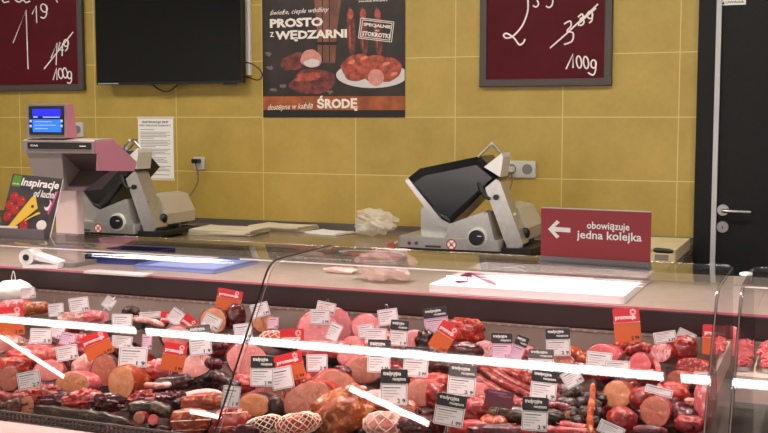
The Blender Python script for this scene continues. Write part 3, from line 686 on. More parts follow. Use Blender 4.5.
# ---------------------------------------------------------------- weighing scale on the case deck
def scale():
    Y0 = 2.99; XRr = at_y(94, 150, Y0).x; XLl = at_y(23, 150, Y0).x
    c = Vector(((XRr+XLl)/2, Y0+.2, DK+.001))
    t = thing('weighing_scale', c, 'grey and pink counter weighing scale with a lit blue display on a post', 'scale')
    g = mat('scale_grey', (132, 124, 118), .42); g2 = mat('scale_pink_side', (166, 108, 122), .42); dkp = mat('scale_shaded_grey', (74, 60, 58), .5)  # dkp is the grey darkened to paint shade under the console
    L = lambda p: p-c
    xl, xr = XLl-c.x, XRr-c.x
    zt = at_y(93, 141.5, Y0).z-c.z; zb = at_y(93, 150.5, Y0).z-c.z
    pa = L(at_x(112, 138.5, XRr)); pb = L(at_x(137, 162, XRr)); pc = L(at_x(134.5, 171, XRr)); y0 = Y0-c.y; pd = L(at_x(95.5, 171, XRr))
    MB().prismx([(y0+.10, pd.z), (y0+.012, zb-.012), (y0, zb-.010), (y0, zt), (y0+.01, zt+.005), (pa.y, pa.z), (pb.y, pb.z), (pc.y, pc.z)], xl, xr).build('console', g, t)
    MB().prismx([(pd.y+.002, pd.z+.001), (y0+.014, zb-.010), (y0+.004, zb-.008), (y0+.004, zt-.002), (pa.y, pa.z-.002), (pb.y-.006, pb.z), (pc.y-.006, pc.z)], xr, xr+.004).build('side_cheek', g2, t)
    kb = MB(); n = Vector((0, pa.y-pb.y, pa.z-pb.z)); up = Vector((0, -n.z, n.y)).normalized()*-.004
    if up.z < 0: up = -up
    for i in range(9):
        for j in range(5):
            u = xl+.03+i*(xr-xl-.06)/9; f0, f1 = .15+j*.15, .15+j*.15+.11
            A = Vector((0, pa.y, pa.z)).lerp(Vector((0, pb.y, pb.z)), f0); B = Vector((0, pa.y, pa.z)).lerp(Vector((0, pb.y, pb.z)), f1); du = (xr-xl-.06)/9*.8
            q = [Vector((u, A.y, A.z)), Vector((u+du, A.y, A.z)), Vector((u+du, B.y, B.z)), Vector((u, B.y, B.z))]
            kb.hexa(q+[v+up for v in q], 0)
    kb.build('keypad', mat('keypad_pale', (206, 196, 190), .5), t)
    # black front strip with maker's letters
    sx0 = L(at_y(28, 146, Y0)).x; sx1 = L(at_y(91.5, 146, Y0)).x; s0 = L(at_y(60, 149, Y0)).z; s1 = L(at_y(60, 142.5, Y0)).z
    st = MB().rbox(sx0, sx1, y0-.003, y0+.001, s0, s1, .003, ax='y').build('front_strip', black, t)
    mb = MB(); put_text(mb, 'CAS', L(at_y(31, 146, Y0)).x, L(at_y(38.5, 146, Y0)).x, s0+.008, s1-.008, y0-.0036, 0, .03)
    q0 = L(at_y(80, 146, Y0)).x; mb.box(q0, q0+.025, y0-.0036, y0-.0031, (s0+s1)/2-.002, (s0+s1)/2+.001); mb.build('lettering', paper, st)
    # tapering hull below the console
    z2 = L(at_y(60, 191, Y0)).z; bl, br = L(at_y(33, 188, Y0)).x, L(at_y(79, 188, Y0)).x; m0, m1 = L(at_y(61, 160, Y0)).x, L(at_y(61, 188, Y0)).x; zq = pd.z+.001
    zc = zb-.008
    MB().hexa([(bl, y0+.02, z2), (br, y0+.02, z2), (br, y0+.12, z2), (bl, y0+.12, z2), (xl+.02, y0+.105, zq), (xr-.006, y0+.105, zq), (xr-.006, y0+.15, zq), (xl+.02, y0+.15, zq)]).build('lower_hull', dkp, t)
    MB().hexa([(bl, y0+.016, z2+.001), (m1, y0+.016, z2+.001), (m1, y0+.10, z2+.001), (bl, y0+.10, z2+.001), (xl+.012, y0+.004, zc), (m0, y0+.004, zc), (m0, y0+.10, zc), (xl+.012, y0+.10, zc)]).build('front_panel', g, t)
    e0 = L(at_y(61.5, 160, Y0)).x; MB().hexa([(e0, y0+.097, pd.z-.003), (xr-.001, y0+.097, pd.z-.003), (xr-.001, y0+.102, pd.z-.001), (e0, y0+.102, pd.z-.001), (e0, y0+.008, zb-.014), (xr-.001, y0+.008, zb-.014), (xr-.001, y0+.014, zb-.011), (e0, y0+.014, zb-.011)]).build('underbody_shade', dkp, t)  # thin sheet whose dark colour paints shade on the console's lower front
    # post and foot
    p0 = L(at_y(54.5, 200, Y0+.03)).x; p1 = L(at_y(76, 200, Y0+.03)).x
    MB().rbox(p0, p1, y0+.03, y0+.075, .012, z2+.002, .008).build('post', mat('scale_post', (186, 168, 160), .42), t)
    MB().rbox(p0-.03, p1+.015, y0-.01, y0+.14, 0, .014, .015).build('foot_plate', g, t)
    # display head
    a0, a1 = L(at_y(25.5, 138, Y0)), L(at_y(64.5, 104, Y0)); dp = L(at_x(77, 137.5, at_y(64.5, 137, Y0).x)).y
    hd = MB().prismx([(y0+.004, a0.z), (y0+.012, a1.z), (dp-.02, a1.z+.001), (dp, a0.z)], a0.x, a1.x-.004).build('display_head', g, t)
    MB().prismx([(y0+.006, a0.z+.001), (y0+.014, a1.z-.001), (dp-.021, a1.z), (dp-.002, a0.z+.001)], a1.x-.004, a1.x).build('head_side', g2, hd)
    MB().box((a0.x+a1.x)/2-.05, (a0.x+a1.x)/2+.05, y0+.03, y0+.09, zt-.005, a0.z+.003).build('head_neck', dkp, t)
    b0, b1 = L(at_y(29, 134.5, Y0)), L(at_y(62.5, 106, Y0))
    MB().box(b0.x, b1.x, y0+.0015, y0+.006, b0.z, b1.z).build('display_bezel', black, hd)
    s0_, s1_ = L(at_y(33, 133, Y0)), L(at_y(60.5, 109, Y0)); zs = lambda y: L(at_y(46, y, Y0)).z
    sc = MB().box(s0_.x, s1_.x, y0-.0005, y0+.0014, zs(132), zs(119.5), 1).box(s0_.x, s1_.x, y0-.0005, y0+.0014, zs(116), zs(109), 0)
    sc.build('screen', [mat('screen_deep_blue', (22, 30, 235), .4, emit=.9), mat('screen_light_blue', (30, 105, 245), .4, emit=.95)], hd)
    mb = MB()
    for y, xa, xb, hgt in ((117.6, 33.5, 37.5, .004), (117.6, 43, 59.5, .003), (122, 35, 52, .002), (125.5, 35, 56, .002), (129, 35, 48, .002)):
        u = L(at_y(xa, y, Y0)).x; v = L(at_y(xb, y, Y0)).x; mb.box(u, v, y0-.0012, y0-.0004 if y < 118 and 0 else y0+.0012, zs(y), zs(y)+hgt)
    for y in (121, 126):
        for x in (30.6, 61.4):
            u = L(at_y(x, y, Y0)); mb.box(u.x-.004, u.x+.004, y0-.0005, y0+.0012, u.z-.004, u.z+.004)
    mb.build('screen_digits', mat('screen_pale_text', (170, 190, 250), .4, emit=.5), hd)
scale()

# recipe magazine leaning on a small stand on the glass top
def magazine():
    pl = at_z(1, 236, GT+.004); pr2 = at_z(52, 240, GT+.004)
    Ym = 2.19
    a = at_y(-1, 240, Ym); b = at_y(50, 242, Ym)
    top = at_y(10, 180, Ym+.075); topr = at_y(61.5, 180, Ym+.075)
    c = Vector(((a.x+b.x)/2, Ym, GT+.0015))
    t = thing('recipe_magazine', c, 'dark recipe magazine with tomatoes on its cover, leaning before the scale post', 'magazine')
    o = Vector((a.x, Ym, max(GT+.004, a.z)))-c; ux = Vector((b.x-a.x, 0, 0)); uz = Vector((a.x-.0+.004, Ym+.07, 0))
    # local frame of the tilted cover
    Hc = top.z-a.z; lean = .075
    ex = Vector((b.x-a.x, 0.0, 0)).normalized(); W = (b.x-a.x)*.98
    sh = (top.x-a.x)
    ez = Vector((sh*.55, lean, Hc)); H = ez.length; ez.normalize(); ex = Vector((1, 0, -.06)).normalized(); n = ez.cross(ex).normalized() if ez.cross(ex).y > 0 else ex.cross(ez).normalized()
    R = Matrix((ex, n, ez)).transposed().to_4x4(); R.translation = o+Vector((0, 0, .003))
    def B(mb, u0, u1, v0, v1, d0, d1, mi=0): mb.box(u0*W, u1*W, d0, d1, v0*H, v1*H, mi, R)
    mb = MB(); B(mb, 0, 1, 0, 1, 0, .004); mb.build('pages', paper, t)
    cv = mat('dark_cover_print', (40, 34, 36), .3, c2=(64, 58, 58), scale=30)
    mb = MB(); B(mb, -.005, 1.005, -.003, 1.003, -.0012, 0); co = mb.build('cover', cv, t)
    red = mat('printed_tomato', (188, 34, 28), .3, c2=(150, 20, 20), scale=60); yel = mat('printed_cheese', (226, 186, 62), .4); gr = mat('printed_green_logo', (92, 140, 44), .4); wh = mat('printed_cream', (226, 216, 206), .4); pk = mat('printed_magenta', (206, 60, 120), .4); rd2 = mat('printed_glint', (214, 130, 100), .5)
    mb = MB()
    def Q(pts, mi, d=-.0016): mb.add([R @ Vector((u*W, d, v*H)) for u, v in pts], [tuple(range(len(pts)))], mi)
    def E(u, v, ru, rv, mi, d=-.0018): Q([(u+ru*math.cos(2*math.pi*i/18), v+rv*math.sin(2*math.pi*i/18)) for i in range(18)], mi, d)
    Q([(.03, .80), (.20, .80), (.20, .985), (.03, .985)], 2)
    for i, (u, v) in enumerate(((.14, .62), (.30, .57), (.09, .48), (.22, .42), (.10, .30), (.46, .19))): E(u, v, .085, .085, 0, -.0016-.0001*i); E(u+.03, v+.03, .015, .012, 5, -.0026)
    Q([(.16, .14), (.26, .12), (.66, .48), (.56, .68), (.50, .66)], 1, -.0024); E(.55, .5, .03, .025, 0 if 0 else 6, -.0027)
    E(.80, .22, .10, .08, 3); Q([(.0, .08), (.35, .12), (.36, .16), (.0, .13)], 3, -.0028)
    for k in range(6): Q([(.45+.02*k, .26+.02*k), (.47+.02*k, .25+.02*k), (.70+.02*k, .40), (.68+.02*k, .42)], 1, -.0029-.0001*k) if k < 3 else None
    E(.84, .55, .07, .09, 3); E(.81, .58, .06, .07, 6, -.0021); Q([(.86, .42), (.90, .40), (.99, .78), (.96, .80)], 4, -.0022)
    mb.build('cover_picture', [red, yel, gr, wh, pk, rd2, cv], co)
    mb = MB(); put_text(mb, 'Inspiracje', .22*W, .98*W, .78*H, .95*H, -.003, 0, .03, .1); put_text(mb, 'od kuchni', .52*W, .95*W, .66*H, .78*H, -.003, 0, .02, .2); put_text(mb, 'stokrotka', .05*W, .18*W, .83*H, .86*H, -.003, 0, .02)
    for v in mb.v: v.xyz = (R @ v)
    mb.build('lettering', paper, co)
    MB().box(o.x-.004, o.x+W+.01, o.y-.035, o.y+.012, 0, .003).box(o.x-.004, o.x+W+.01, o.y-.032, o.y-.029, .003, .026).box(o.x+W*.3, o.x+W*.7, o.y+.05, o.y+.075, 0, .003).box(o.x+W*.45, o.x+W*.55, o.y+.012, o.y+.06, 0, .003).build('clear_stand', mat('tinted_acrylic', (150, 130, 132), .2, trans=.6), t)
magazine()

# ---------------------------------------------------------------- things on the case deck
def on_deck(x, y): p = at_z(x, y, DK+.001); p.z = DK+.001; return p
a = at_y(428, 290, DF+.012); b = at_y(624, 302, DF+.012); back = at_z(632, 281, DK+.02)
wd = b.x-a.x
tag_(MB().rbox(0, wd, 0, .54, 0, .022, .012).build('cutting_board', mat('white_polyethylene', (236, 230, 230), .45, c2=(228, 220, 220), scale=15), None, False, (a.x, DF+.012, DK+.001)), 'large white cutting board on the case deck below the queue sign', 'cutting board')
BZ = DK+.024
def flat_slice(pts, th, name, label, m, cat='meat', z=BZ, bump=.4):
    q = [at_z(x, y, z) for x, y in pts]; c = sum(q, Vector())/len(q); k = len(q); vs = [Vector((v.x-c.x, v.y-c.y, 0)) for v in q]+[Vector((v.x-c.x, v.y-c.y, 0))*.9+Vector((0, 0, th*(1+bump*rnd.uniform(-1, 1)))) for v in q]+[Vector((0, 0, th*1.5))]
    fs = [tuple(range(k-1, -1, -1))]+[(i, (i+1) % k, k+(i+1) % k, k+i) for i in range(k)]+[(k+i, k+(i+1) % k, 2*k) for i in range(k)]
    return tag_(MB().add(vs, fs).build(name, m, None, True, (c.x, c.y, z)), label, cat)
flat_slice([(455, 281.5), (460, 279), (470, 273.5), (472, 277), (468, 282), (458, 283)], .010, 'meat_piece', 'dark red meat piece on the white cutting board', mat('dark_red_meat', (122, 24, 48), .3, c2=(90, 14, 36), scale=60))
flat_slice([(467, 272), (474, 271), (484, 276), (497, 285.5), (488, 282.5), (475, 276)], .004, 'ham_slice', 'pale pink ham slice beside the dark meat on the cutting board', mat('pink_slice', (206, 140, 160), .4, c2=(190, 120, 146), scale=60))
p = on_deck(384, 281); 
crumple(p, (.085, .05, .045), 'plastic_bag', 'crumpled pinkish plastic bag on the case deck left of the cutting board', film_mat('pinkish_film', (228, 200, 190), .6), 9, freq=1.7)
p = on_deck(341, 273); tag_(MB().ball((0, 0, .010), (.06, .022, .010), nu=20, nv=10, amp=.4, seed=3).build('plastic_glove', MATS['pinkish_film'], None, True, p), 'flat crumpled plastic glove on the case deck, left of the pinkish bag', 'glove')
def tray(px, py, w, d, h, m, m2, name, label, rot=0):
    p = on_deck(px, py); t = thing(name, p, label, 'tray', rot=(0, 0, rot))
    MB().rbox(-w/2, w/2, -d/2, d/2, 0, .006, .015).build('tray_floor', m2, t)
    mb = MB().box(-w/2, w/2, -d/2, -d/2+.008, .006, h).box(-w/2, w/2, d/2-.008, d/2, .006, h).box(-w/2, -w/2+.008, -d/2+.008, d/2-.008, .006, h).box(w/2-.008, w/2, -d/2+.008, d/2-.008, .006, h)
    mb.build('tray_rim', m, t)
tray(128, 259, .23, .26, .03, mat('dark_blue_plastic', (34, 40, 112), .35), mat('blue_plastic', (52, 62, 150), .4), 'blue_tray', 'dark blue plastic tray on the case deck beside the scale post', .04)
tray(199, 265.5, .31, .30, .014, mat('light_blue_plastic', (120, 132, 196), .35), mat('pale_blue_plastic', (150, 164, 216), .4), 'blue_tray', 'pale blue shallow tray on the case deck, right of the dark blue tray', -.02)
p = on_deck(100, 272.5); tag_(MB().rbox(-.10, .13, -.035, .02, 0, .006, .006).build('plastic_sheet', mat('white_plastic_sheet', (226, 214, 214), .4), None, False, (p.x+.06, p.y, p.z)), 'white flat plastic sheet on the deck in front of the dark blue tray', 'sheet')
p = on_deck(41, 267); t = thing('film_dispenser', (p.x, p.y, p.z), 'small white cling film dispenser on the case deck left of the blue tray', 'dispenser', rot=(0, 0, .25))
MB().rbox(-.05, .075, -.035, .035, 0, .012, .006).build('base', white, t)
MB().tube([(-.035, -.035, .036), (-.035, .035, .036)], .026, n=20).build('roll', white, t, True)
MB().disc((-.035, -.036, .036), .011, h=.001).build('roll_core', black, t)
MB().hexa([(-.02, -.03, .03), (.075, -.03, .012), (.075, .03, .012), (-.02, .03, .03), (-.02, -.03, .05), (.075, -.03, .02), (.075, .03, .02), (-.02, .03, .05)]).build('cover', white, t)
# ---------------------------------------------------------------- meat in the case
def heap(x, y, ymin=2.07, ymax=2.80):
    r = ray(x, y)        # z = .80 + .16 (Y - 1.98)
    k = (.80-.16*1.98-1.5)/(r.z-.16*r.y); Y = k*r.y if k > 0 else ymax
    return at_y(x, y, min(ymax, max(ymin, Y)))
def mm(name, c, c2, scale=40, rough=.32, contrast=(.3, .7), bump=.3, coat=.25):
    return mat(name, c, rough, c2=c2, scale=scale, contrast=contrast, bump=bump, coat=coat)
FACE = {
 'pale': meat_mat('ham_face_pale_pink', (222, 150, 142), (206, 124, 120), (238, 190, 184), 34, .42, bump=.2, coat=.15),
 'pink': meat_mat('ham_face_pink', (228, 138, 144), (234, 160, 162), (244, 196, 194), 34, .42, bump=.2, coat=.15),
 'beige': meat_mat('cut_face_beige', (192, 132, 110), (178, 114, 96), (212, 160, 138), 45, .45, bump=.25, coat=.12),
 'tan': meat_mat('cut_face_tan', (212, 150, 108), (196, 130, 92), (228, 176, 136), 45, .45, bump=.25, coat=.12),
 'brown': meat_mat('cut_face_brown', (168, 98, 80), (180, 112, 90), (206, 150, 126), 45, .45, bump=.25, coat=.12),
 'marble': meat_mat('cut_face_marbled', (218, 136, 140), (244, 208, 204), (176, 74, 84), 60, .42, (.42, .6), .2, .15),
 'salami': meat_mat('cut_face_salami', (140, 38, 36), (170, 62, 56), (222, 150, 140), 80, .45, (.35, .68), .3, .15, smul=2),
 'rose': meat_mat('cut_face_rose', (216, 102, 106), (224, 122, 122), (238, 166, 162), 40, .42, bump=.2, coat=.15),
 'fat': meat_mat('cut_face_pale_fat', (236, 188, 178), (222, 146, 142), (248, 224, 214), 26, .42, bump=.25, coat=.15)}
RIND = {
 'red': meat_mat('casing_red', (164, 40, 36), (112, 20, 22), (206, 96, 84), 26),
 'orange': meat_mat('casing_orange_smoked', (178, 78, 40), (138, 42, 26), (216, 136, 90), 24),
 'gold': meat_mat('casing_golden', (186, 98, 50), (140, 56, 32), (222, 164, 112), 22, bump=.9),
 'dark': meat_mat('casing_dark_brown', (66, 28, 25), (40, 16, 15), (120, 66, 54), 26),
 'maroon': meat_mat('casing_maroon', (108, 22, 32), (70, 12, 20), (170, 84, 84), 30),
 'pinkskin': meat_mat('skin_pink', (216, 112, 114), (190, 80, 86), (238, 172, 168), 26),
 'palefat': meat_mat('skin_pale_fat', (226, 172, 158), (204, 120, 112), (244, 214, 202), 20),
 'brownskin': meat_mat('skin_brown', (122, 58, 42), (84, 32, 26), (170, 106, 82), 24),
 'rawred': meat_mat('skin_raw_red', (170, 36, 34), (196, 78, 68), (226, 146, 132), 18, bump=.6),
 'crust': meat_mat('skin_spice_crust', (188, 54, 36), (124, 24, 20), (222, 120, 84), 50, contrast=(.4, .6), bump=.9, smul=2),
 'olive': meat_mat('skin_olive_brown', (86, 66, 46), (60, 42, 32), (136, 112, 86), 22),
 'kabanos': meat_mat('skin_thin_sausage', (154, 54, 48), (112, 30, 32), (198, 112, 100), 36)}
NET = mat('pale_netting', (236, 206, 180), .6)
CLIP = mat('metal_clip', (206, 204, 200), .25, 1.0)
sd = [0]
def facing(p, yaw=0, elev=0, roll=0):
    """rotation whose -Y axis looks from p to the viewer's side of the counter, then turned by yaw / elev / roll degrees"""
    d = (EYE-p).normalized()
    az = math.atan2(d.x, -d.y)+math.radians(yaw); el = math.asin(d.z)+math.radians(elev)
    n = Vector((math.sin(az)*math.cos(el), -math.cos(az)*math.cos(el), math.sin(el)))
    ey = -n; ex = Vector((math.cos(az), math.sin(az), 0)); ez = ex.cross(ey)
    M = Matrix((ex, ey, ez)).transposed().to_4x4() @ Matrix.Rotation(math.radians(roll), 4, 'Y')
    M.translation = p
    return M
def log(cx, cy, w, h, label, face='pale', rind='red', L=.11, yaw=0, elev=0, roll=0, cat='ham', name='ham_half', lump=.06, fat=None, back=None, group=None, dz=0, clip=False, dy=0):
    sd[0] += 1
    p = heap(cx, cy); p = at_y(cx, cy, p.y+dy); p.z += dz; s = mpp(p); M = facing(p, yaw, elev, roll)
    rx = w/2*s/max(.4, math.cos(math.radians(yaw))); rz = h/2*s/max(.4, math.cos(math.radians(elev))); L *= .62
    t = thing(name, None, label, cat, group, M=M)
    n = 32; seed = sd[0]; mb = MB(); vs = []; prof_ = []
    b = min(.004, rx*.08)
    prof_ = [(0, 1-b/rx), (b*.4, 1-.25*b/rx), (b*1.3, 1.0)]+[(L*q, 1.0+.05*math.sin(q*3)) for q in (.25, .5, .7)]+[(L*.84, .9), (L*.93, .74), (L*.985, .45), (L, .12)]
    for (y, k) in prof_:
        for i in range(n):
            a = 2*math.pi*i/n; c_, s_ = math.cos(a), math.sin(a)
            q = k*(1+lump*noise.noise(Vector((c_*1.3+seed*5, s_*1.3, y*14)))+lump*.4*noise.noise(Vector((c_*4+seed, s_*4, y*40))))
            vs.append((rx*q*c_, y, rz*q*s_))
    K = len(prof_); fs = [(r*n+i, r*n+(i+1) % n, (r+1)*n+(i+1) % n, (r+1)*n+i) for r in range(K-1) for i in range(n)]+[tuple((K-1)*n+i for i in range(n))]
    mb.add(vs, fs).build('casing', RIND[rind], t, True)
    f = MB(); ring = vs[:n]; vv = list(ring); 
    for k in (.93, .6, .3):
        for i in range(n):
            x, y, z = ring[i]; e = .0012*noise.noise(Vector((x*60, z*60, seed)))
            vv.append((x*k, -.0006+e, z*k))
    vv.append((0, -.0005, 0)); R_ = 4
    ff = [(r*n+i, (r+1)*n+i, (r+1)*n+(i+1) % n, r*n+(i+1) % n) for r in range(R_-1) for i in range(n)]+[((R_-1)*n+i, R_*n, (R_-1)*n+(i+1) % n) for i in range(n)]
    f.add(vv, ff); f.m = [1 if (fat and i < n) else 0 for i in range(len(f.f))]
    f.build('cut_face', [FACE[face], FACE[fat or 'fat']], t, True)
    if clip:
        MB().tube([(0, L*.98, 0), (0, L+.018, 0)], .006).box(-.005, .005, L+.004, L+.009, -.008, .008).build('end_clip', CLIP, t)
    return t
def roast(cx, cy, w, h, label, rind='orange', roll=0, depth=None, amp=.16, freq=2.2, net=None, cat='meat', name='smoked_meat', yaw=0, elev=0, dz=0, expo=.85, group=None, strings=0, face=None):
    sd[0] += 1
    p = heap(cx, cy+h*.15); s = mpp(p); p = at_y(cx, cy, min(2.86, p.y+.6*(depth or min(w, h)/2*s*1.1))); p.z += dz; s = mpp(p); M = facing(p, yaw, elev, roll)
    rx, rz = w/2*s, h/2*s; ry = (depth or min(rx, rz)*.85)
    mb = MB().ball((0, 0, 0), (rx, ry, rz), nu=40, nv=24, amp=amp, freq=freq, seed=sd[0], expo=expo)
    for v in mb.v: v *= 1+.06*noise.noise(v*80+Vector((sd[0], 0, 0)))+.03*noise.noise(v*220)
    if not (net or strings):
        o = mb.build(name, RIND[rind], None, True); o.matrix_world = M
        return tag_(o, label, cat, group)
    t = thing(name, None, label, cat, group, M=M)
    mb.build('body', RIND[rind], t, True)
    seed = sd[0]
    def pt(th, ph, g=1.012):
        d = Vector((math.sin(ph)*math.cos(th), math.sin(ph)*math.sin(th), math.cos(ph))); d = Vector([math.copysign(abs(q)**expo, q) for q in d])
        k = 1+amp*noise.noise(d*freq+Vector((seed*7.3, seed*3.1, seed)))+amp*.5*noise.noise(d*freq*2.3+Vector((seed, 5, seed*2.7)))
        return Vector((d.x*rx, d.y*ry, d.z*rz))*k*g
    if net:
        mb = MB(); nn = net
        for sgn in (1, -1):
            for i in range(nn):
                mb.tube([pt(2*math.pi*i/nn+sgn*1.5*(j/10), .25+2.6*j/10) for j in range(11)], .0011, n=4)
        mb.build('netting', NET, t)
    if strings:
        mb = MB()
        for i in range(strings):
            ph = .5+2.1*(i+.5)/strings
            mb.tube([pt(2*math.pi*j/20, ph, 1.0) for j in range(21)], .0012, n=4)
        mb.build('string', NET, t)
    return t
def saus(pts, rpx, label, rind='kabanos', name='sausage', cat='sausage', group=None, lift=0, ends=True, segs=0):
    sd[0] += 1
    P = [heap(x, y) for x, y in pts]; 
    if lift: P = [at_y(x, y, q.y-lift) for (x, y), q in zip(pts, P)]
    c = sum(P, Vector())/len(P); s = mpp(c)
    path = smooth_path([q-c for q in P], 9); K = len(path); r0 = rpx*s
    rr = []
    for i in range(K):
        u = i/(K-1); e = min(1, math.sqrt(max(0, 1-(1-min(1, min(u, 1-u)*K/4.5))**2))*.85+.15)
        sg = 1-(.22*abs(math.cos(math.pi*segs*u))**6 if segs else 0)
        rr.append(r0*e*sg*(1+.16*noise.noise(Vector((u*7, sd[0], 0)))+.10*noise.noise(Vector((u*19, sd[0], 3)))))
    t = thing(name, c, label, cat, group)
    mb = MB().tube(path, rr, n=16)
    for v in mb.v: v += Vector((noise.noise(v*55+Vector((sd[0], 0, 0))), noise.noise(v*55+Vector((0, sd[0], 9))), noise.noise(v*55+Vector((4, 0, sd[0])))))*r0*.16
    mb.build('casing', RIND[rind], t, True)
    if ends:
        mb = MB()
        for a, b in ((0, 1), (-1, -2)):
            d = (path[a]-path[b]).normalized(); mb.tube([path[a]-d*.002, path[a]+d*r0*.5, path[a]+d*r0*.9], [r0*.25, r0*.12, r0*.2], n=6)
        mb.build('casing_end', RIND[rind], t)
    return t

H_, S_, R_ = log, saus, roast
exec_rows = True
# --- left end, rear row
R_(36, 308, 26, 13, 'orange wrapped pack with dark stripes at the left end of the case', 'gold', cat='meat pack', name='meat_pack', amp=.05, expo=.6)
R_(15, 309, 34, 19, 'large pink wrapped ham at the far left rear of the case', 'pinkskin', cat='ham', name='wrapped_ham', amp=.05, expo=.7)
R_(75, 319, 34, 15, 'pale pink pork cut behind the row of white cards at the left', 'palefat', name='pork_cut', amp=.2)
R_(93, 317, 24, 14, 'small pale pork cut right of the upright white card at the left rear', 'pinkskin', name='pork_cut', amp=.2)
H_(103, 317, 12, 12, 'small round pink roll below the diamond tilted white card', 'pink', 'pinkskin', L=.06, yaw=15)
S_([(124, 313), (131, 310), (138, 313)], 4.5, 'short dark sausage at the rear, left of the long white strip card', 'dark')
R_(150, 323, 46, 15, 'dark smoked bacon piece below the long white strip card', 'dark', name='bacon_piece', amp=.22, roll=6)
S_([(132, 319), (150, 321), (164, 326)], 3, 'strip of pale pink fat on top of the dark bacon piece', 'palefat', name='fat_strip', cat='meat', lift=.07, ends=False)
H_(176, 337, 30, 24, 'pale pink ham face between the tilted red and white card and the red card', 'pale', 'dark', L=.09, yaw=5)
H_(213, 321, 28, 28, 'tan pink ham face under the tilted white card at the rear', 'tan', 'maroon', L=.12, yaw=-20)
R_(236, 316, 20, 26, 'dark red salami end right of the tan pink ham at the rear', 'maroon', name='salami', cat='salami', amp=.08)
S_([(203, 341), (212, 345), (224, 346)], 6, 'ribbed dark red sausage left of the glass joint, upper one', 'maroon', segs=8)
S_([(206, 361), (213, 364), (222, 363)], 6, 'ribbed dark red sausage left of the glass joint, lower one', 'maroon', segs=8)
H_(263, 322, 22, 23, 'tan ham face with orange rim behind the glass joint line', 'tan', 'gold', L=.08)
R_(279, 339, 38, 16, 'netted orange pork roll left of the red promotion card', 'rawred', net=14, name='netted_roll', amp=.1, roll=4)
# --- pink hams of the middle rear
H_(317, 333, 42, 44, 'big pale pink cooked ham under the two white cards in the middle rear', 'pink', 'pinkskin', L=.12, roll=8)
H_(337, 327, 32, 38, 'round pink cooked ham right of the two white cards in the middle rear', 'pink', 'pinkskin', L=.10, yaw=12, dy=.07)
R_(325, 349, 54, 18, 'flat pale pink ham piece in front of the two big pink hams', 'pinkskin', name='ham_piece', cat='ham', amp=.12)
H_(366, 328, 30, 28, 'round pink cooked ham behind the stacked white cards', 'pink', 'pinkskin', L=.12)
H_(352, 347, 22, 22, 'pink ham chunk left of the stacked white cards', 'pale', 'pinkskin', L=.07, yaw=-25)
R_(380, 343, 36, 24, 'pink ham piece behind the first black headed card', 'pinkskin', name='ham_piece', cat='ham', amp=.15)
H_(415, 345, 26, 30, 'pale lilac pink ham behind the black headed cards at the centre', 'pink', 'palefat', L=.1)
R_(425, 343, 20, 26, 'dark smoked cut below the tall black headed card at the rear', 'dark', name='smoked_cut', amp=.2)
R_(464, 332, 40, 28, 'orange red spiced roast right of the tilted red and orange card', 'crust', name='spiced_roast', amp=.18, freq=3)
R_(463, 352, 40, 20, 'dark maroon salami chunk below the spiced roast', 'maroon', name='salami', cat='salami', amp=.12)
H_(484, 350, 24, 18, 'white marbled pink cut between the salami chunk and the folded black card', 'marble', 'pinkskin', L=.08, roll=-12)
# --- left end, middle rows
R_(34, 357, 58, 22, 'raw red smoked loin at the left, behind the long white card row', 'rawred', name='smoked_loin', amp=.22, roll=-3)
R_(7, 344, 30, 18, 'pale pork piece below the orange card at the left edge', 'palefat', name='pork_cut', amp=.2)
R_(12, 366, 34, 18, 'red smoked pork shoulder piece at the left edge, middle row', 'crust', name='smoked_pork', amp=.2)
R_(73, 345, 28, 22, 'lilac pink ham piece behind the left cards, right of the raw red loin', 'pinkskin', name='ham_piece', cat='ham', amp=.2)
H_(48, 371, 30, 22, 'pink ham half behind the white card at the lower left', 'pale', 'rawred', L=.1, yaw=-10, name='ham_half')
R_(87, 366, 30, 24, 'pale fatty ham joint with the tan cut face at its left end', 'palefat', name='ham_joint', cat='ham', amp=.12, roll=-25)
H_(72, 384, 34, 25, 'tan oval ham face at the left, below the white card with dark frame', 'tan', 'pinkskin', L=.13, yaw=-30, roll=-5)
H_(104, 371, 27, 33, 'brown oval sausage face left of the bigger orange rimmed one', 'brown', 'brownskin', L=.12, yaw=-12, name='sausage_half', cat='sausage')
H_(121, 383, 26, 37, 'light tan oval face of the orange rimmed ham at the left', 'tan', 'orange', L=.15, yaw=-38, roll=-4)
R_(145, 372, 34, 20, 'raw red cut right of the white card, above the dark sausages', 'rawred', name='smoked_loin', amp=.22, roll=10)
R_(163, 369, 30, 20, 'bright pink cut left of the orange half of the red card', 'pinkskin', name='pork_cut', amp=.2)
H_(195, 366, 40, 24, 'pale pink ham face right of the red and orange card', 'fat', 'dark', L=.1, roll=-14, yaw=6)
R_(172, 384, 46, 16, 'dark smoked bacon slab below the pale pink ham face', 'dark', name='bacon_slab', amp=.18, roll=-8)
S_([(144, 385), (158, 386), (172, 384)], 3.2, 'pale pink fat edge lying on the dark bacon slab', 'palefat', name='fat_strip', cat='meat', lift=.06, ends=False)
S_([(214, 376), (226, 380), (238, 388)], 7, 'dark brown sausage left of the glass joint, below the big pink face', 'dark')
H_(247, 360, 44, 34, 'large round pink ham face cut by the black glass joint', 'pale', 'maroon', L=.13, roll=10)
H_(201, 395, 44, 13, 'pale top face of the orange smoked bacon slab beside the glass joint', 'fat', 'orange', L=.05, elev=35, roll=-4, cat='bacon', name='bacon_slab')
R_(203, 402, 44, 18, 'orange brown smoked slab body under the pale bacon face', 'orange', name='bacon_slab', cat='bacon', amp=.1, roll=-3, expo=.7)
R_(244, 383, 26, 18, 'orange red meat piece right of the glass joint, above the tan face', 'rawred', name='smoked_pork', amp=.22)
H_(278, 394, 30, 30, 'tan beige ham face behind the dark skinned oval one at the centre', 'beige', 'rawred', L=.1)
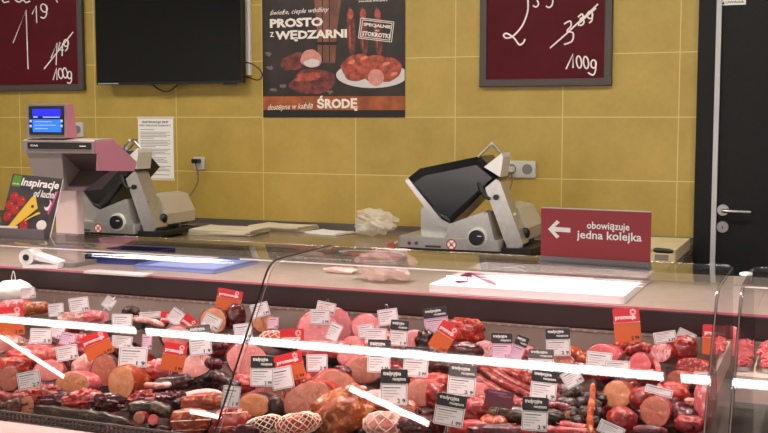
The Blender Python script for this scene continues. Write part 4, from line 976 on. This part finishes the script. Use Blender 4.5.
H_(254, 405, 34, 25, 'tan oval face with dark skin just right of the glass joint', 'tan', 'dark', L=.12, yaw=-22)
R_(276, 407, 16, 22, 'dark brown skin end beside the tan oval face', 'dark', name='smoked_cut', amp=.12)
H_(334, 392, 46, 46, 'brown pink round face behind the largest cut roast', 'beige', 'crust', L=.07, yaw=10, dy=.015)
H_(306, 400, 50, 36, 'largest beige cut roast with a red spiced rind at the centre front', 'beige', 'crust', L=.16, yaw=-26, roll=-28, cat='roast', name='cut_roast')
R_(342, 376, 20, 22, 'round red sausage end above the brown pink face', 'maroon', name='sausage_end', cat='sausage', amp=.08)
H_(365, 370, 38, 28, 'beige brown ham face below the first black headed card', 'beige', 'pinkskin', L=.11, yaw=8)
H_(350, 358, 26, 20, 'pink ham face between the white card and the beige brown face', 'pale', 'pinkskin', L=.08)
# --- centre front
R_(264, 425, 38, 18, 'red roll in a coarse white net at the centre front', 'maroon', net=18, name='netted_roll', amp=.08, roll=-12)
R_(298, 424, 46, 22, 'orange spiced roast in a net below the largest cut roast', 'crust', net=20, name='netted_roast', cat='roast', amp=.1, roll=-8)
R_(341, 412, 62, 44, 'big golden orange smoked joint at the bottom centre', 'gold', name='smoked_joint', amp=.22, roll=-22, freq=2)
R_(350, 396, 36, 12, 'pale yellowish fat edge on top of the golden joint', 'palefat', name='fat_piece', amp=.2, roll=-28)
R_(386, 424, 46, 26, 'pale netted pork knuckle under the white cards at the bottom centre', 'palefat', net=12, name='pork_knuckle', amp=.16)
R_(378, 402, 34, 24, 'beige cooked pork piece left of the black headed card at the centre front', 'palefat', name='cooked_pork', amp=.2)
H_(421, 393, 34, 28, 'brown beige face of the squarish red roast right of the centre black card', 'beige', 'rawred', L=.13, yaw=-16, roll=6, cat='roast', name='cut_roast')
R_(431, 381, 40, 16, 'bright red rind top of the squarish roast at the centre', 'rawred', name='roast_rind', cat='roast', amp=.15)
R_(404, 410, 28, 20, 'orange meat piece below the squarish red roast', 'orange', name='smoked_pork', amp=.2)
R_(436, 396, 20, 26, 'red meat piece left of the lower black headed card', 'red', name='smoked_pork', amp=.2)
R_(414, 425, 40, 18, 'dark red cut at the bottom centre, left of the lower black card', 'maroon', name='smoked_cut', amp=.2)
R_(443, 365, 36, 18, 'dark brown smoked cut behind the grey black headed card', 'brownskin', name='smoked_cut', amp=.2)
R_(437, 352, 22, 16, 'dark maroon cut between the black headed cards below the tall card', 'maroon', name='smoked_cut', amp=.2)
H_(478, 392, 24, 18, 'pale pink cut right of the grey black headed card', 'pale', 'pinkskin', L=.08)
R_(480, 410, 44, 26, 'red fresh sausage coil piece right of the lower black card', 'red', name='smoked_pork', amp=.18)
R_(470, 428, 44, 16, 'bright red cut at the bottom, right of the lower black card', 'rawred', name='smoked_cut', amp=.2)
# --- thin sausages right of centre
G = 'thin smoked sausages in a bundle right of the centre'
for i, (a, b, c) in enumerate([((474, 362), (500, 382), (534, 398)), ((470, 372), (500, 392), (526, 404)), ((480, 358), (512, 374), (545, 388)), ((486, 366), (520, 386), (552, 396)), ((474, 384), (506, 400), (536, 410)),
        ((500, 370), (530, 380), (560, 388)), ((530, 396), (550, 398), (568, 394)), ((534, 406), (552, 406), (570, 402)), ((470, 378), (494, 394), (518, 402)), ((508, 402), (540, 404), (572, 408))]):
    S_([a, b, c], 4.2, 'thin red brown smoked sausage in the bundle right of the centre', 'kabanos', name='thin_sausage', group=G)
R_(526, 378, 14, 18, 'short plump red sausage left of the middle black card on the right', 'red', name='sausage_end', cat='sausage', amp=.08, roll=-20)
H_(509, 372, 26, 20, 'pale pink bacon cut above the thin sausage bundle', 'pale', 'pinkskin', L=.06)
S_([(486, 412), (520, 416), (566, 418)], 9, 'thick olive brown sausage behind the lowest black card', 'olive', name='thick_sausage', segs=0)
H_(569, 417, 10, 12, 'small brown cut end of the thick olive brown sausage', 'brown', 'olive', L=.03, yaw=40, cat='sausage', name='sausage_half')
S_([(482, 422), (494, 425), (508, 425)], 9, 'orange brown short sausage at the bottom, below the maroon card', 'orange')
S_([(560, 424), (576, 428), (592, 429)], 5, 'bright red thin sausage at the bottom right of the lowest black card', 'red')
S_([(556, 431), (574, 432), (596, 434)], 5, 'second bright red thin sausage along the very bottom', 'red')
R_(500, 431, 60, 14, 'dark red cut along the bottom below the maroon card', 'maroon', name='smoked_cut', amp=.2)
R_(540, 431, 50, 12, 'red smoked cut along the bottom below the lowest black card', 'red', name='smoked_cut', amp=.2)
# --- dark sausage cluster with orange string of sausage
k = 0
for (x, y) in ((566, 396), (577, 392), (588, 398), (570, 405), (582, 404), (594, 406), (572, 414), (585, 413), (597, 414), (563, 404), (578, 422), (592, 422), (600, 400)):
    R_(x, y, 15, 14, 'dark olive brown dried sausage knob in the cluster left of the tan discs', 'olive' if k % 2 else 'dark', name='dried_sausage', cat='sausage', amp=.14, group='dried sausage knobs in the dark cluster'); k += 1
S_([(593, 384), (592, 400), (590, 418), (591, 432)], 3.4, 'orange thin sausage hanging down over the dark sausage cluster', 'orange', lift=.075)
# --- right end
H_(562, 361, 26, 14, 'brown topped pink pate slice behind the bar right of the grey card', 'brown', 'pinkskin', L=.06, elev=10, cat='pate', name='pate_slice')
S_([(570, 350), (578, 354), (586, 362)], 6, 'orange plump sausage right of the rear black card', 'orange')
H_(603, 355, 32, 22, 'rose pink sausage mass behind the two white cards at the right', 'rose', 'pinkskin', L=.1, yaw=-20, cat='sausage', name='sausage_half')
S_([(614, 349), (624, 347), (636, 346)], 7, 'glossy orange red sausage below the red and orange card at the right', 'crust')
S_([(626, 352), (640, 348), (652, 350)], 6, 'bright red curved sausage behind the rose disc at the right', 'red')
H_(640, 364, 23, 23, 'round rose red sausage disc at the right', 'rose', 'red', L=.12, yaw=-15, cat='sausage', name='sausage_half')
H_(660, 353, 22, 20, 'white marbled round cut face of the big red sausage at the right', 'marble', 'red', L=.16, yaw=-34, roll=-15, cat='sausage', name='sausage_half')
R_(684, 349, 26, 28, 'big red orange sausage body behind the marbled face', 'red', name='thick_sausage', cat='sausage', amp=.06)
R_(650, 376, 24, 14, 'orange red sausage piece below the rose red disc', 'orange', name='sausage_end', cat='sausage', amp=.1)
S_([(655, 360), (658, 368), (662, 382)], 2.6, 'thin pink plastic strap hanging from the marbled sausage', 'pinkskin', name='casing_strap', cat='strap', lift=.07, ends=False)
H_(692, 368, 34, 20, 'spiced red salami at the right before the end glass', 'salami', 'crust', L=.1, yaw=-25, cat='salami', name='salami')
H_(680, 379, 26, 17, 'dark brown cut salami face before the end glass', 'brown', 'crust', L=.1, yaw=-25, cat='salami', name='salami')
H_(617, 395, 29, 29, 'round tan sausage disc with pale specks at the right front', 'tan', 'orange', L=.14, yaw=-10, cat='sausage', name='sausage_half')
R_(642, 398, 26, 22, 'red sausage body between the two tan discs', 'red', name='thick_sausage', cat='sausage', amp=.08, roll=-20)
H_(655, 412, 31, 32, 'larger round brown orange sausage disc at the right front', 'brown', 'red', L=.15, yaw=-24, cat='sausage', name='sausage_half')
R_(622, 420, 30, 26, 'glossy red round sausage end with metal wire at the bottom right', 'red', name='sausage_end', cat='sausage', amp=.08)
S_([(672, 404), (682, 414), (690, 424)], 11, 'dark wrinkled sausage with a white tied end near the end glass', 'maroon', name='wrinkled_sausage', segs=7)
R_(691, 402, 14, 8, 'white tied casing end of the wrinkled sausage', 'palefat', name='casing_knot', cat='sausage end', amp=.15)
R_(672, 392, 34, 20, 'red smoked piece under the cream card near the end glass', 'rawred', name='smoked_cut', amp=.2)
R_(690, 424, 30, 18, 'dark red sausage piece at the bottom by the end glass', 'red', name='sausage_end', cat='sausage', amp=.1)
R_(650, 431, 34, 12, 'maroon sausage piece at the bottom below the brown orange disc', 'maroon', name='sausage_end', cat='sausage', amp=.1)
R_(583, 371, 26, 16, 'bright red cut behind the tilted white card on the bar', 'red', name='smoked_cut', amp=.15)
R_(600, 372, 26, 14, 'orange pink cut below the two white cards at the right', 'rawred', name='smoked_cut', amp=.15)
R_(520, 352, 30, 14, 'pink cut behind the folded black card at the right rear', 'pinkskin', name='ham_piece', cat='ham', amp=.15)
# --- left end, lowest rows
H_(9, 379, 22, 26, 'brown round sausage face at the left edge', 'brown', 'brownskin', L=.12, yaw=-10, cat='sausage', name='sausage_half')
R_(38, 394, 44, 18, 'dark red glossy smoked sausage lump below the lower left white card', 'crust', name='smoked_cut', amp=.35, roll=-5)
S_([(-4, 396), (12, 400), (30, 396)], 7, 'red smoked sausage at the lower left edge, upper one', 'red')
S_([(-4, 408), (8, 408), (22, 405)], 8, 'brown smoked sausage at the lower left edge, lower one', 'brownskin')
H_(26, 408, 16, 27, 'curved tan cut face of the sausage at the lower left', 'tan', 'red', L=.1, yaw=-35, roll=6, cat='sausage', name='sausage_half')
R_(55, 401, 36, 15, 'dark red smoked cut behind the long olive brown sausage at the lower left', 'maroon', name='smoked_cut', amp=.35, freq=3, roll=-8)
R_(82, 400, 38, 18, 'glossy raw red cut below the tan oval ham at the left', 'rawred', name='smoked_cut', amp=.4, freq=3, roll=-10)
R_(108, 403, 34, 18, 'dark maroon cut below the orange rimmed ham at the left', 'maroon', name='smoked_cut', amp=.38, freq=3)
S_([(34, 409), (66, 413), (104, 418), (128, 424)], 6, 'long olive brown sausage along the lower left', 'olive', name='thick_sausage')
S_([(30, 416), (60, 421), (96, 427)], 6, 'long dark sausage along the bottom left above the grille', 'dark', name='thick_sausage')
R_(145, 401, 30, 20, 'shiny dark red meat lump below the bacon slab, left one', 'red', name='meat_lump', amp=.4, freq=3.5)
R_(171, 402, 32, 20, 'shiny dark meat lump below the bacon slab, right one', 'maroon', name='meat_lump', amp=.38, freq=3.5)
S_([(128, 410), (148, 408), (172, 412)], 8, 'olive brown sausage behind the two small sausage ends at the lower left', 'olive')
H_(139, 418, 12, 13, 'small tan oval sausage end at the lower left, left of the two', 'beige', 'red', L=.07, yaw=-20, cat='sausage', name='sausage_half')
H_(153, 420, 11, 11, 'small red sausage end with knotted skin, right of the two', 'rose', 'red', L=.07, cat='sausage', name='sausage_half')
H_(120, 424, 10, 11, 'small round red brown sausage end above the grille at the lower left', 'rose', 'maroon', L=.07, cat='sausage', name='sausage_half')
R_(190, 421, 40, 26, 'orange brown smoked ham in string at the bottom left of the glass joint', 'orange', name='smoked_joint', amp=.1, strings=3)
R_(232, 420, 36, 24, 'reddish orange smoked piece at the bottom under the glass joint', 'rawred', name='smoked_joint', amp=.15, strings=2)
R_(246, 430, 28, 12, 'maroon cut at the bottom right of the glass joint', 'maroon', name='smoked_cut', amp=.15)
R_(150, 431, 44, 12, 'dark sausage lump at the bottom below the two small sausage ends', 'dark', name='smoked_cut', amp=.15)
# --- lower layer seen in the gaps
GL = 'smoked cuts of the lower layer'
for i in range(99):
    Y = 2.09+.72*((i*.618034) % 1); x_ = -2.75+((i*.754877) % 1)*2.50
    r_ = .026+.010*rnd.random(); p = Vector((x_, Y, .715+(Y-2.02)*(FLOORZ-.715)/(DF+.02-2.02)+r_*.9+.004))
    sd[0] += 1
    mb = MB().ball((0, 0, 0), (r_*1.7, r_, r_*.8), nu=20, nv=12, amp=.15, freq=2, seed=sd[0])
    o = mb.build('smoked_cut', RIND[('maroon', 'dark', 'red', 'brownskin', 'maroon')[i % 5]], None, True, p); o.rotation_euler = (0, 0, rnd.uniform(-1, 1))
    tag_(o, 'dark red smoked cut in the lower layer under the carded meats', 'meat', GL)
# white wrapped bag with a wire loop on the far left
p = heap(14, 292); p = at_y(14, 291, p.y); s = mpp(p)
t = thing('white_bag', p, 'white plastic wrapped bag with a wire loop at the rear left of the case', 'bag')
MB().ball((0, 0, 0), (22*s, .05, 11*s), nu=30, nv=16, amp=.14, freq=2.6, seed=3).build('wrapping', mat('white_wrapping', (232, 228, 220), .45, c2=(222, 216, 208), scale=20), t, True)
MB().tube(smooth_path([(-3*s, 0, 9*s), (-2.2*s, 0, 15*s), (0, 0, 20*s), (1.8*s, 0, 15*s), (2*s, 0, 9*s)]), .0016, n=5).build('wire_loop', mat('pale_wire', (210, 206, 200), .4), t)
# pink solids stand for reflections in the end glass; ground meat beyond
R_(711, 404, 34, 56, 'large pink meat piece put in for a reflection in the end glass', 'pinkskin', name='meat_piece', amp=.12)
H_(731, 342, 28, 30, 'round rose ham face put in for a reflection in the end glass', 'rose', 'pinkskin', L=.06)
t = thing('ground_meat_tray', (.17, 2.52, .971), 'tray of pink ground meat in the second case beyond the end glass', 'meat tray')
MB().rbox(-.31, .31, -.14, .14, 0, .010, .02).build('tray', steel, t)
mb = MB()
for i in range(900):
    a = rnd.uniform(-.30, .30); b = rnd.uniform(-.13, .13); hh = .008+.022*(1-(b/.14)**2)*min(1, (.305-abs(a))*8); an = rnd.uniform(0, 6.3)
    mb.tube([(a, b, hh), (a+.012*math.cos(an), b+.012*math.sin(an), hh+.006), (a+.02*math.cos(an+.8), b+.02*math.sin(an+.8), hh+.002)], .0045, n=5)
mb.ball((0, 0, .010), (.30, .13, .018), nu=24, nv=10, expo=.5)
o = mb.build('ground_meat', mm('ground_meat_pink', (168, 56, 62), (196, 96, 96), 60), t, True); o['kind'] = 'stuff'

# ---------------------------------------------------------------- price cards
frame_i = mat('card_dark_frame', (54, 48, 48), .6); grey_i = mat('card_grey_print', (176, 166, 166), .6)
CW = mat('card_white', (232, 226, 226), .5); CL = mat('card_lilac', (222, 184, 204), .5); CB = mat('card_black', (36, 32, 33), .45); CR = mat('card_red', (206, 30, 40), .45)
CO = mat('card_orange', (200, 90, 36), .45); CM = mat('card_maroon', (86, 34, 52), .45); CG = mat('card_grey', (88, 80, 78), .45)
def card(x, y, w, h, kind, label, roll=0, yaw=0, elev=4, price='2 99', off=.06, hfrac=None, wire=True, dark=False):
    q = heap(x, y+h/2, 2.1, 2.90); Yc = max(1.99, q.y-off); p = at_y(x, y, Yc)
    d = (EYE-p); d.z = 0; s = mpp(p)
    az = math.atan2(d.x, -d.y)+math.radians(yaw); el = math.radians(elev)
    n = Vector((math.sin(az)*math.cos(el), -math.cos(az)*math.cos(el), math.sin(el))); ey = -n; ex = Vector((math.cos(az), math.sin(az), 0)); ez = ex.cross(ey)
    M = Matrix((ex, ey, ez)).transposed().to_4x4() @ Matrix.Rotation(math.radians(roll), 4, 'Y'); M.translation = p
    W = w*s/max(.5, math.cos(math.radians(yaw)))/2; H = h*s/2
    t = thing('price_card', None, label, 'price card', 'price cards stuck in the meat', M=M)
    body = {'w': CW, 'k': CW, 'r': CO, 'R': CR, 'p': CL, 'd': CM, 'g': CW, 'K': CL}[kind]
    hf = hfrac if hfrac is not None else {'k': .40, 'r': .42, 'g': .40, 'd': .42, 'K': .40}.get(kind, 0)
    zt = H-2*H*hf
    mb = MB().rbox(-W, W, -.0006, .0006, -H, H, min(W, H)*.12, 0, ax='y')
    y_ = -.0009
    if kind in 'wkgpK':
        e = W*.07; f = .0009 
        for (x0, x1, z0, z1) in ((-W+e, W-e, -H+e, -H+e+f), (-W+e, W-e, zt-e-f, zt-e), (-W+e, -W+e+f, -H+e, zt-e), (W-e-f, W-e, -H+e, zt-e)): mb.add([(x0, y_, z0), (x1, y_, z0), (x1, y_, z1), (x0, y_, z1)], [(0, 1, 2, 3)], 1)
        hh = zt+H
        for i, (fz, l) in enumerate(((.80, .8), (.66, .62), (.53, .74), (.40, .5), (.27, .3))):
            z = -H+hh*fz; x0 = -W*.8; x1 = x0+1.6*W*l; g = hh*.022; mb.add([(x0, y_, z-g), (x1, y_, z-g), (x1, y_, z+g), (x0, y_, z+g)], [(0, 1, 2, 3)], 1 if i == 0 else 2)
    mb.build('card_sheet', [body, frame_i, grey_i], t)
    if price and kind != 'R' and kind != 'd':
        hh = zt+H; pm = MB(); put_text(pm, price, W*.25, W*.86, -H+hh*.10, -H+hh*.30, -.0011, 0, .03); pm.build('price', ink, t)
    if kind in 'krgdK' or kind == 'R':
        hm_ = {'k': CB, 'r': CR, 'g': CG, 'd': CM, 'R': CR, 'K': CB}[kind]
        if kind != 'R': hd = MB().rbox(-W*1.0, W*1.0, -.0016, -.0004, zt, H*1.0, min(W, H)*.12, ax='y').build('header', hm_, t)
        else: hd = t; zt = -H
        lm = MB(); hh = H-zt
        if kind in 'kgdK' :
            put_text(lm, 'tradycyjna', -W*.82, W*.5, zt+hh*.48, zt+hh*.86, -.0020, 0, .03); put_text(lm, 'receptura', -W*.1, W*.86, zt+hh*.14, zt+hh*.42, -.0020, 0, .02)
        else:
            k2 = .42 if kind == 'R' else .45
            put_text(lm, 'promocja', -W*.85, W*.7, zt+hh*.12, zt+hh*(.12+k2*.9), -.0020, 0, .035)
            cx, cz, rr = W*.52, zt+hh*.70, min(hh*.27, W*.3)
            for i in range(8):
                a = i*math.pi/4; u = Vector((math.cos(a), math.sin(a))); v_ = Vector((-u.y, u.x))
                pts = [u*rr*.25, u*rr*.65+v_*rr*.16, u*rr, u*rr*.65-v_*rr*.16]; lm.add([(cx+q_.x, -.0020, cz+q_.y) for q_ in pts], [(0, 1, 2, 3)])
            if kind == 'r': MB().add([(-W, -.0009, zt-H*.02), (W, -.0009, zt-H*.02), (W, -.0009, zt+H*.03), (-W, -.0009, zt+H*.03)], [(0, 1, 2, 3)]).build('fold_line', paper, t)
        lm.build('lettering', CM if False else (mat('pale_lilac_print', (150, 110, 130), .6) if kind == 'd' else paper), hd)
    if wire:
        MB().tube([(-W*.1, .0015, -H*.6), (-W*.1, .0025, -H-.012), (-W*.1, .012, -H-.05)], .0008, n=5).tube([(W*.06, .0015, -H*.6), (W*.06, .0025, -H-.012), (W*.06, .012, -H-.05)], .0008, n=5).build('wire_stake', CLIP, t)
    if wire and y < 320 and kind == 'w':
        MB().tube(smooth_path([(-W*.15, .001, H*.9), (-W*.12, .001, H*1.35), (0, .001, H*1.55), (W*.12, .001, H*1.35), (W*.15, .001, H*.9)], 3), .0007, n=5).build('wire_loop', CLIP, t)
    return t
C_ = card
C_(28, 293, 14, 11, 'w', 'small white price card leaning on the white bag at the rear left', roll=-3)
C_(11, 321, 25, 29, 'r', 'red and orange promotion card at the far left edge', roll=-2)
C_(56, 310, 15, 13, 'w', 'white price card right of the orange striped pack', roll=-3)
C_(79, 305, 19, 15, 'w', 'upright white price card standing alone at the left rear', roll=-6)
C_(109, 303, 11, 12, 'w', 'white price card tilted like a diamond at the left rear', roll=38)
C_(122, 322, 20, 16, 'w', 'white price card below the diamond tilted one', roll=4)
C_(41, 336, 21, 15, 'w', 'lilac white price card behind the raw red loin at the left', roll=5, price='2 9')
C_(57, 331, 14, 14, 'w', 'white price card peeping out behind the lilac white one at the left', roll=24)
C_(68, 339, 15, 13, 'p', 'lilac price card turned left of the big red and orange one', roll=14)
C_(97, 345, 27, 25, 'r', 'tilted red and orange promotion card in the left part of the case', roll=-20)
C_(67, 353, 21, 15, 'w', 'white price card with dark frame above the tan oval ham', roll=-6, price='2 9')
C_(122, 342, 20, 12, 'w', 'white price card just above the large white one in the left part', roll=8)
C_(147, 342, 10, 15, 'p', 'narrow lilac price card turned sideways in the left part', roll=4)
C_(133, 357, 28, 20, 'w', 'large white price card with 19 left of the red and orange card', roll=5, price='1 9')
C_(150, 315, 21, 6, 'w', 'long low white strip card over the dark bacon piece', roll=-2, price='')
C_(176, 317, 15, 15, 'w', 'white card half tilted beside its red neighbour at the left rear', roll=38, price='')
C_(189, 322, 15, 12, 'R', 'small tilted red promotion card right of the tilted white card', roll=38)
C_(165, 317, 9, 11, 'R', 'tiny red promotion card left of the tilted white card', roll=5)
C_(200, 340, 22, 30, 'g', 'price card with a grey header left of the glass joint', roll=-4, price='1 9')
C_(174, 357, 23, 28, 'r', 'red and orange promotion card before the pale pink ham face', roll=12)
C_(229, 300, 25, 21, 'r', 'red and orange promotion card standing high at the rear, left of the glass joint', roll=12)
C_(212, 322, 18, 14, 'w', 'tilted white price card on the tan pink ham face', roll=28)
C_(243, 332, 18, 17, 'w', 'white price card just left of the glass joint line', roll=-6)
C_(260, 310, 18, 14, 'w', 'white price card right of the glass joint at the rear', roll=-14)
C_(273, 323, 11, 12, 'p', 'small lilac price card in front of the tan ham with orange rim', roll=4)
C_(292, 336, 24, 14, 'R', 'red promotion card lying on the netted orange roll', roll=-2)
C_(326, 308, 19, 12, 'w', 'upper white price card of the two on the middle pink hams', roll=12)
C_(320, 317, 20, 15, 'w', 'lower white price card of the two on the middle pink hams', roll=3)
C_(334, 332, 13, 18, 'w', 'greyish white price card skewed right of the two on the pink hams', roll=24, price='')
C_(282, 378, 22, 22, 'w', 'white price card peeping out under the central red and orange card', roll=-10, price='', off=.03)
C_(262, 371, 23, 31, 'k', 'black headed price card just right of the glass joint', roll=2)
C_(290, 367, 28, 28, 'r', 'red and orange promotion card right of the leftmost black headed card', roll=-12)
C_(317, 363, 21, 17, 'w', 'white price card between the red and orange card and the beige brown face', price='2 9')
C_(388, 317, 20, 16, 'w', 'white price card standing tallest at the centre rear', roll=-8)
C_(366, 331, 16, 13, 'w', 'blank looking white card leftmost of the stacked white cards', roll=-8, price='')
C_(376, 336, 22, 15, 'w', 'white price card behind the first black headed card at the centre', roll=2)
C_(399, 333, 18, 26, 'k', 'small black headed card below the tallest white card', roll=5, price='1 9')
C_(379, 356, 23, 33, 'k', 'black headed card in the stack left of the centre pink ham', roll=2)
C_(416, 362, 25, 30, 'k', 'black headed card right of the stack at the centre', roll=4)
C_(394, 387, 27, 36, 'k', 'frontmost upright black headed card at the centre', roll=1, price='2 9')
C_(436, 320, 24, 25, 'K', 'tall black headed lilac card left of the spiced roast at the rear', roll=-8)
C_(444, 337, 20, 30, 'r', 'red and orange promotion card leaning right against the spiced roast', roll=32)
C_(462, 380, 28, 31, 'g', 'grey toned black headed card below the salami chunk', roll=5, price='2 9')
C_(450, 410, 30, 32, 'k', 'black headed card nearest the front at the centre right', roll=9, price='1 99')
C_(502, 346, 21, 26, 'K', 'left face of the folded pair of black headed cards at the right rear', roll=-2, yaw=-10)
C_(519, 348, 13, 25, 'K', 'right face of the folded pair of black headed cards at the right rear', roll=22, yaw=10, price='')
C_(499, 399, 28, 17, 'd', 'low maroon card lying over the thin sausages', roll=8)
C_(558, 342, 24, 28, 'k', 'black headed card standing alone at the right rear', roll=-3, price='2 9')
C_(541, 361, 25, 24, 'g', 'grey headed card behind the thin sausages at the right', roll=1, price='')
C_(544, 385, 26, 29, 'k', 'black headed card above the lowest one at the right', roll=5, price='1 9')
C_(572, 378, 19, 17, 'w', 'white price card tilted on its corner right of the sausages', roll=-32)
C_(599, 361, 25, 18, 'w', 'white price card in dark frame behind the rose sausages', roll=4)
C_(617, 368, 25, 15, 'w', 'white price card left of the round rose red disc', roll=1, price='1 9')
C_(627, 325, 26, 34, 'r', 'red and orange promotion card standing high at the right rear', roll=-6)
C_(665, 337, 22, 11, 'w', 'left white card of the joined pair on the big red sausage', roll=-12)
C_(686, 336, 18, 11, 'w', 'right white card of the joined pair on the big red sausage', roll=24)
C_(535, 414, 26, 34, 'k', 'lowest black headed card before the thick olive brown sausage', roll=2, price='2 9')
C_(659, 391, 27, 8, 'w', 'flat lying cream card between the tan discs and the salami', roll=12, price='')
C_(702, 378, 16, 12, 'w', 'small white card close to the end glass', roll=0)
C_(716, 340, 26, 30, 'r', 'red and orange promotion card put in for a reflection in the end glass', price='')  # solid card stands for a reflection in the end glass
C_(611, 430, 26, 13, 'w', 'white card at the bottom edge left of the red sausage end', roll=22, price='')
C_(29, 380, 22, 17, 'w', 'white price card at the lower left over the red sausage lump', roll=-7, price='2 7')
C_(231, 397, 18, 22, 'w', 'white price card standing on the glass joint at the lower left', roll=8, price='1 9')

# ---------------------------------------------------------------- lamps
lampm = mat('linear_lamp_light', (255, 250, 244), .5, emit=16)
def linear_lamp(a, b, w, label, name='linear_ceiling_lamp'):
    a = Vector(a); b = Vector(b); c = (a+b)/2; d = b-a; L = d.length; an = math.atan2(d.y, d.x)
    t = thing(name, (c.x, c.y, 3.0), label, 'ceiling lamp', 'linear lamps above the customers', rot=(0, 0, an))
    MB().box(-L/2-.004, L/2+.004, -w/2-.008, w/2+.008, -.04, -.0005).build('lamp_body', white, t)
    MB().box(-L/2, L/2, -w/2, w/2, -.05, -.0401).build('diffuser', lampm, t)
for a, b, n in ((-5.06, -2.82, 'left'), (-2.759, -.550, 'middle'), (-.486, 1.75, 'right')):
    linear_lamp((a, .829, 0), (b, .829, 0), .026, 'long white linear lamp on the ceiling, %s one of the row along the counter' % n)
linear_lamp((-3.592, .738, 0), (-3.274, .559, 0), .013, 'short slanted lamp on the ceiling nearest the left end')
linear_lamp((-1.809, .650, 0), (-1.480, .525, 0), .021, 'short slanted lamp on the ceiling nearest the right end')
linear_lamp((-2.608, .452, 0), (-2.447, .441, 0), .014, 'very short slim lamp on the ceiling between the slanted ones')
panm = mat('added_panel_light', (255, 246, 232), .5, emit=PANEL)  # unseen ceiling panels added as the main light on the wall
for x, y, l in ((-4.9, 3.5, 'far left behind the counter'), (-2.9, 3.5, 'left behind the counter'), (-1.0, 3.5, 'middle behind the counter'), (.7, 3.5, 'right behind the counter'),
                (-4.2, -1.4, 'left above the customers'), (-1.6, -1.4, 'middle above the customers'), (1.0, -1.4, 'right above the customers')):
    t = thing('added_light_panel', (x, y, 3.0), 'square white panel added for light, '+l, 'ceiling lamp', 'added square light panels')
    MB().box(-.31, .31, -.31, -.295, -.02, -.0005).box(-.31, .31, .295, .31, -.02, -.0005).box(-.31, -.295, -.295, .295, -.02, -.0005).box(.295, .31, -.295, .295, -.02, -.0005).build('lamp_frame', white, t)
    MB().box(-.295, .295, -.295, .295, -.015, -.0005).build('diffuser', panm, t)
for i, x in enumerate((-3.9, -3.0, -2.1, -1.2, -.3, .6)):  # unseen spotlights added to brighten the deck and the meat
    t = thing('added_spotlight', (x, 2.55, 3.0), 'black spotlight added to brighten the meat case, number %s from the left wall' % ('one', 'two', 'three', 'four', 'five', 'six')[i], 'spotlight', 'spotlights added over the case')
    MB().tube([(0, 0, -.0005), (0, 0, -.06)], .012).build('stem', black, t)
    MB().tube([(0, 0, -.06), (0, 0, -.2)], .045, n=20).build('lamp_housing', black, t)
    ld = bpy.data.lights.new('spot_light', 'SPOT'); ld.energy = SPOT; ld.color = (1, .77, .78); ld.spot_size = math.radians(62); ld.spot_blend = .6; ld.shadow_soft_size = .045
    lo = bpy.data.objects.new('spot_light', ld); COL.objects.link(lo); lo.parent = t; lo.location = (0, 0, -.26)
w = bpy.data.worlds.new('shop_light'); S.world = w; w.use_nodes = True
w.node_tree.nodes['Background'].inputs['Color'].default_value = (1, .96, .9, 1); w.node_tree.nodes['Background'].inputs['Strength'].default_value = WORLD
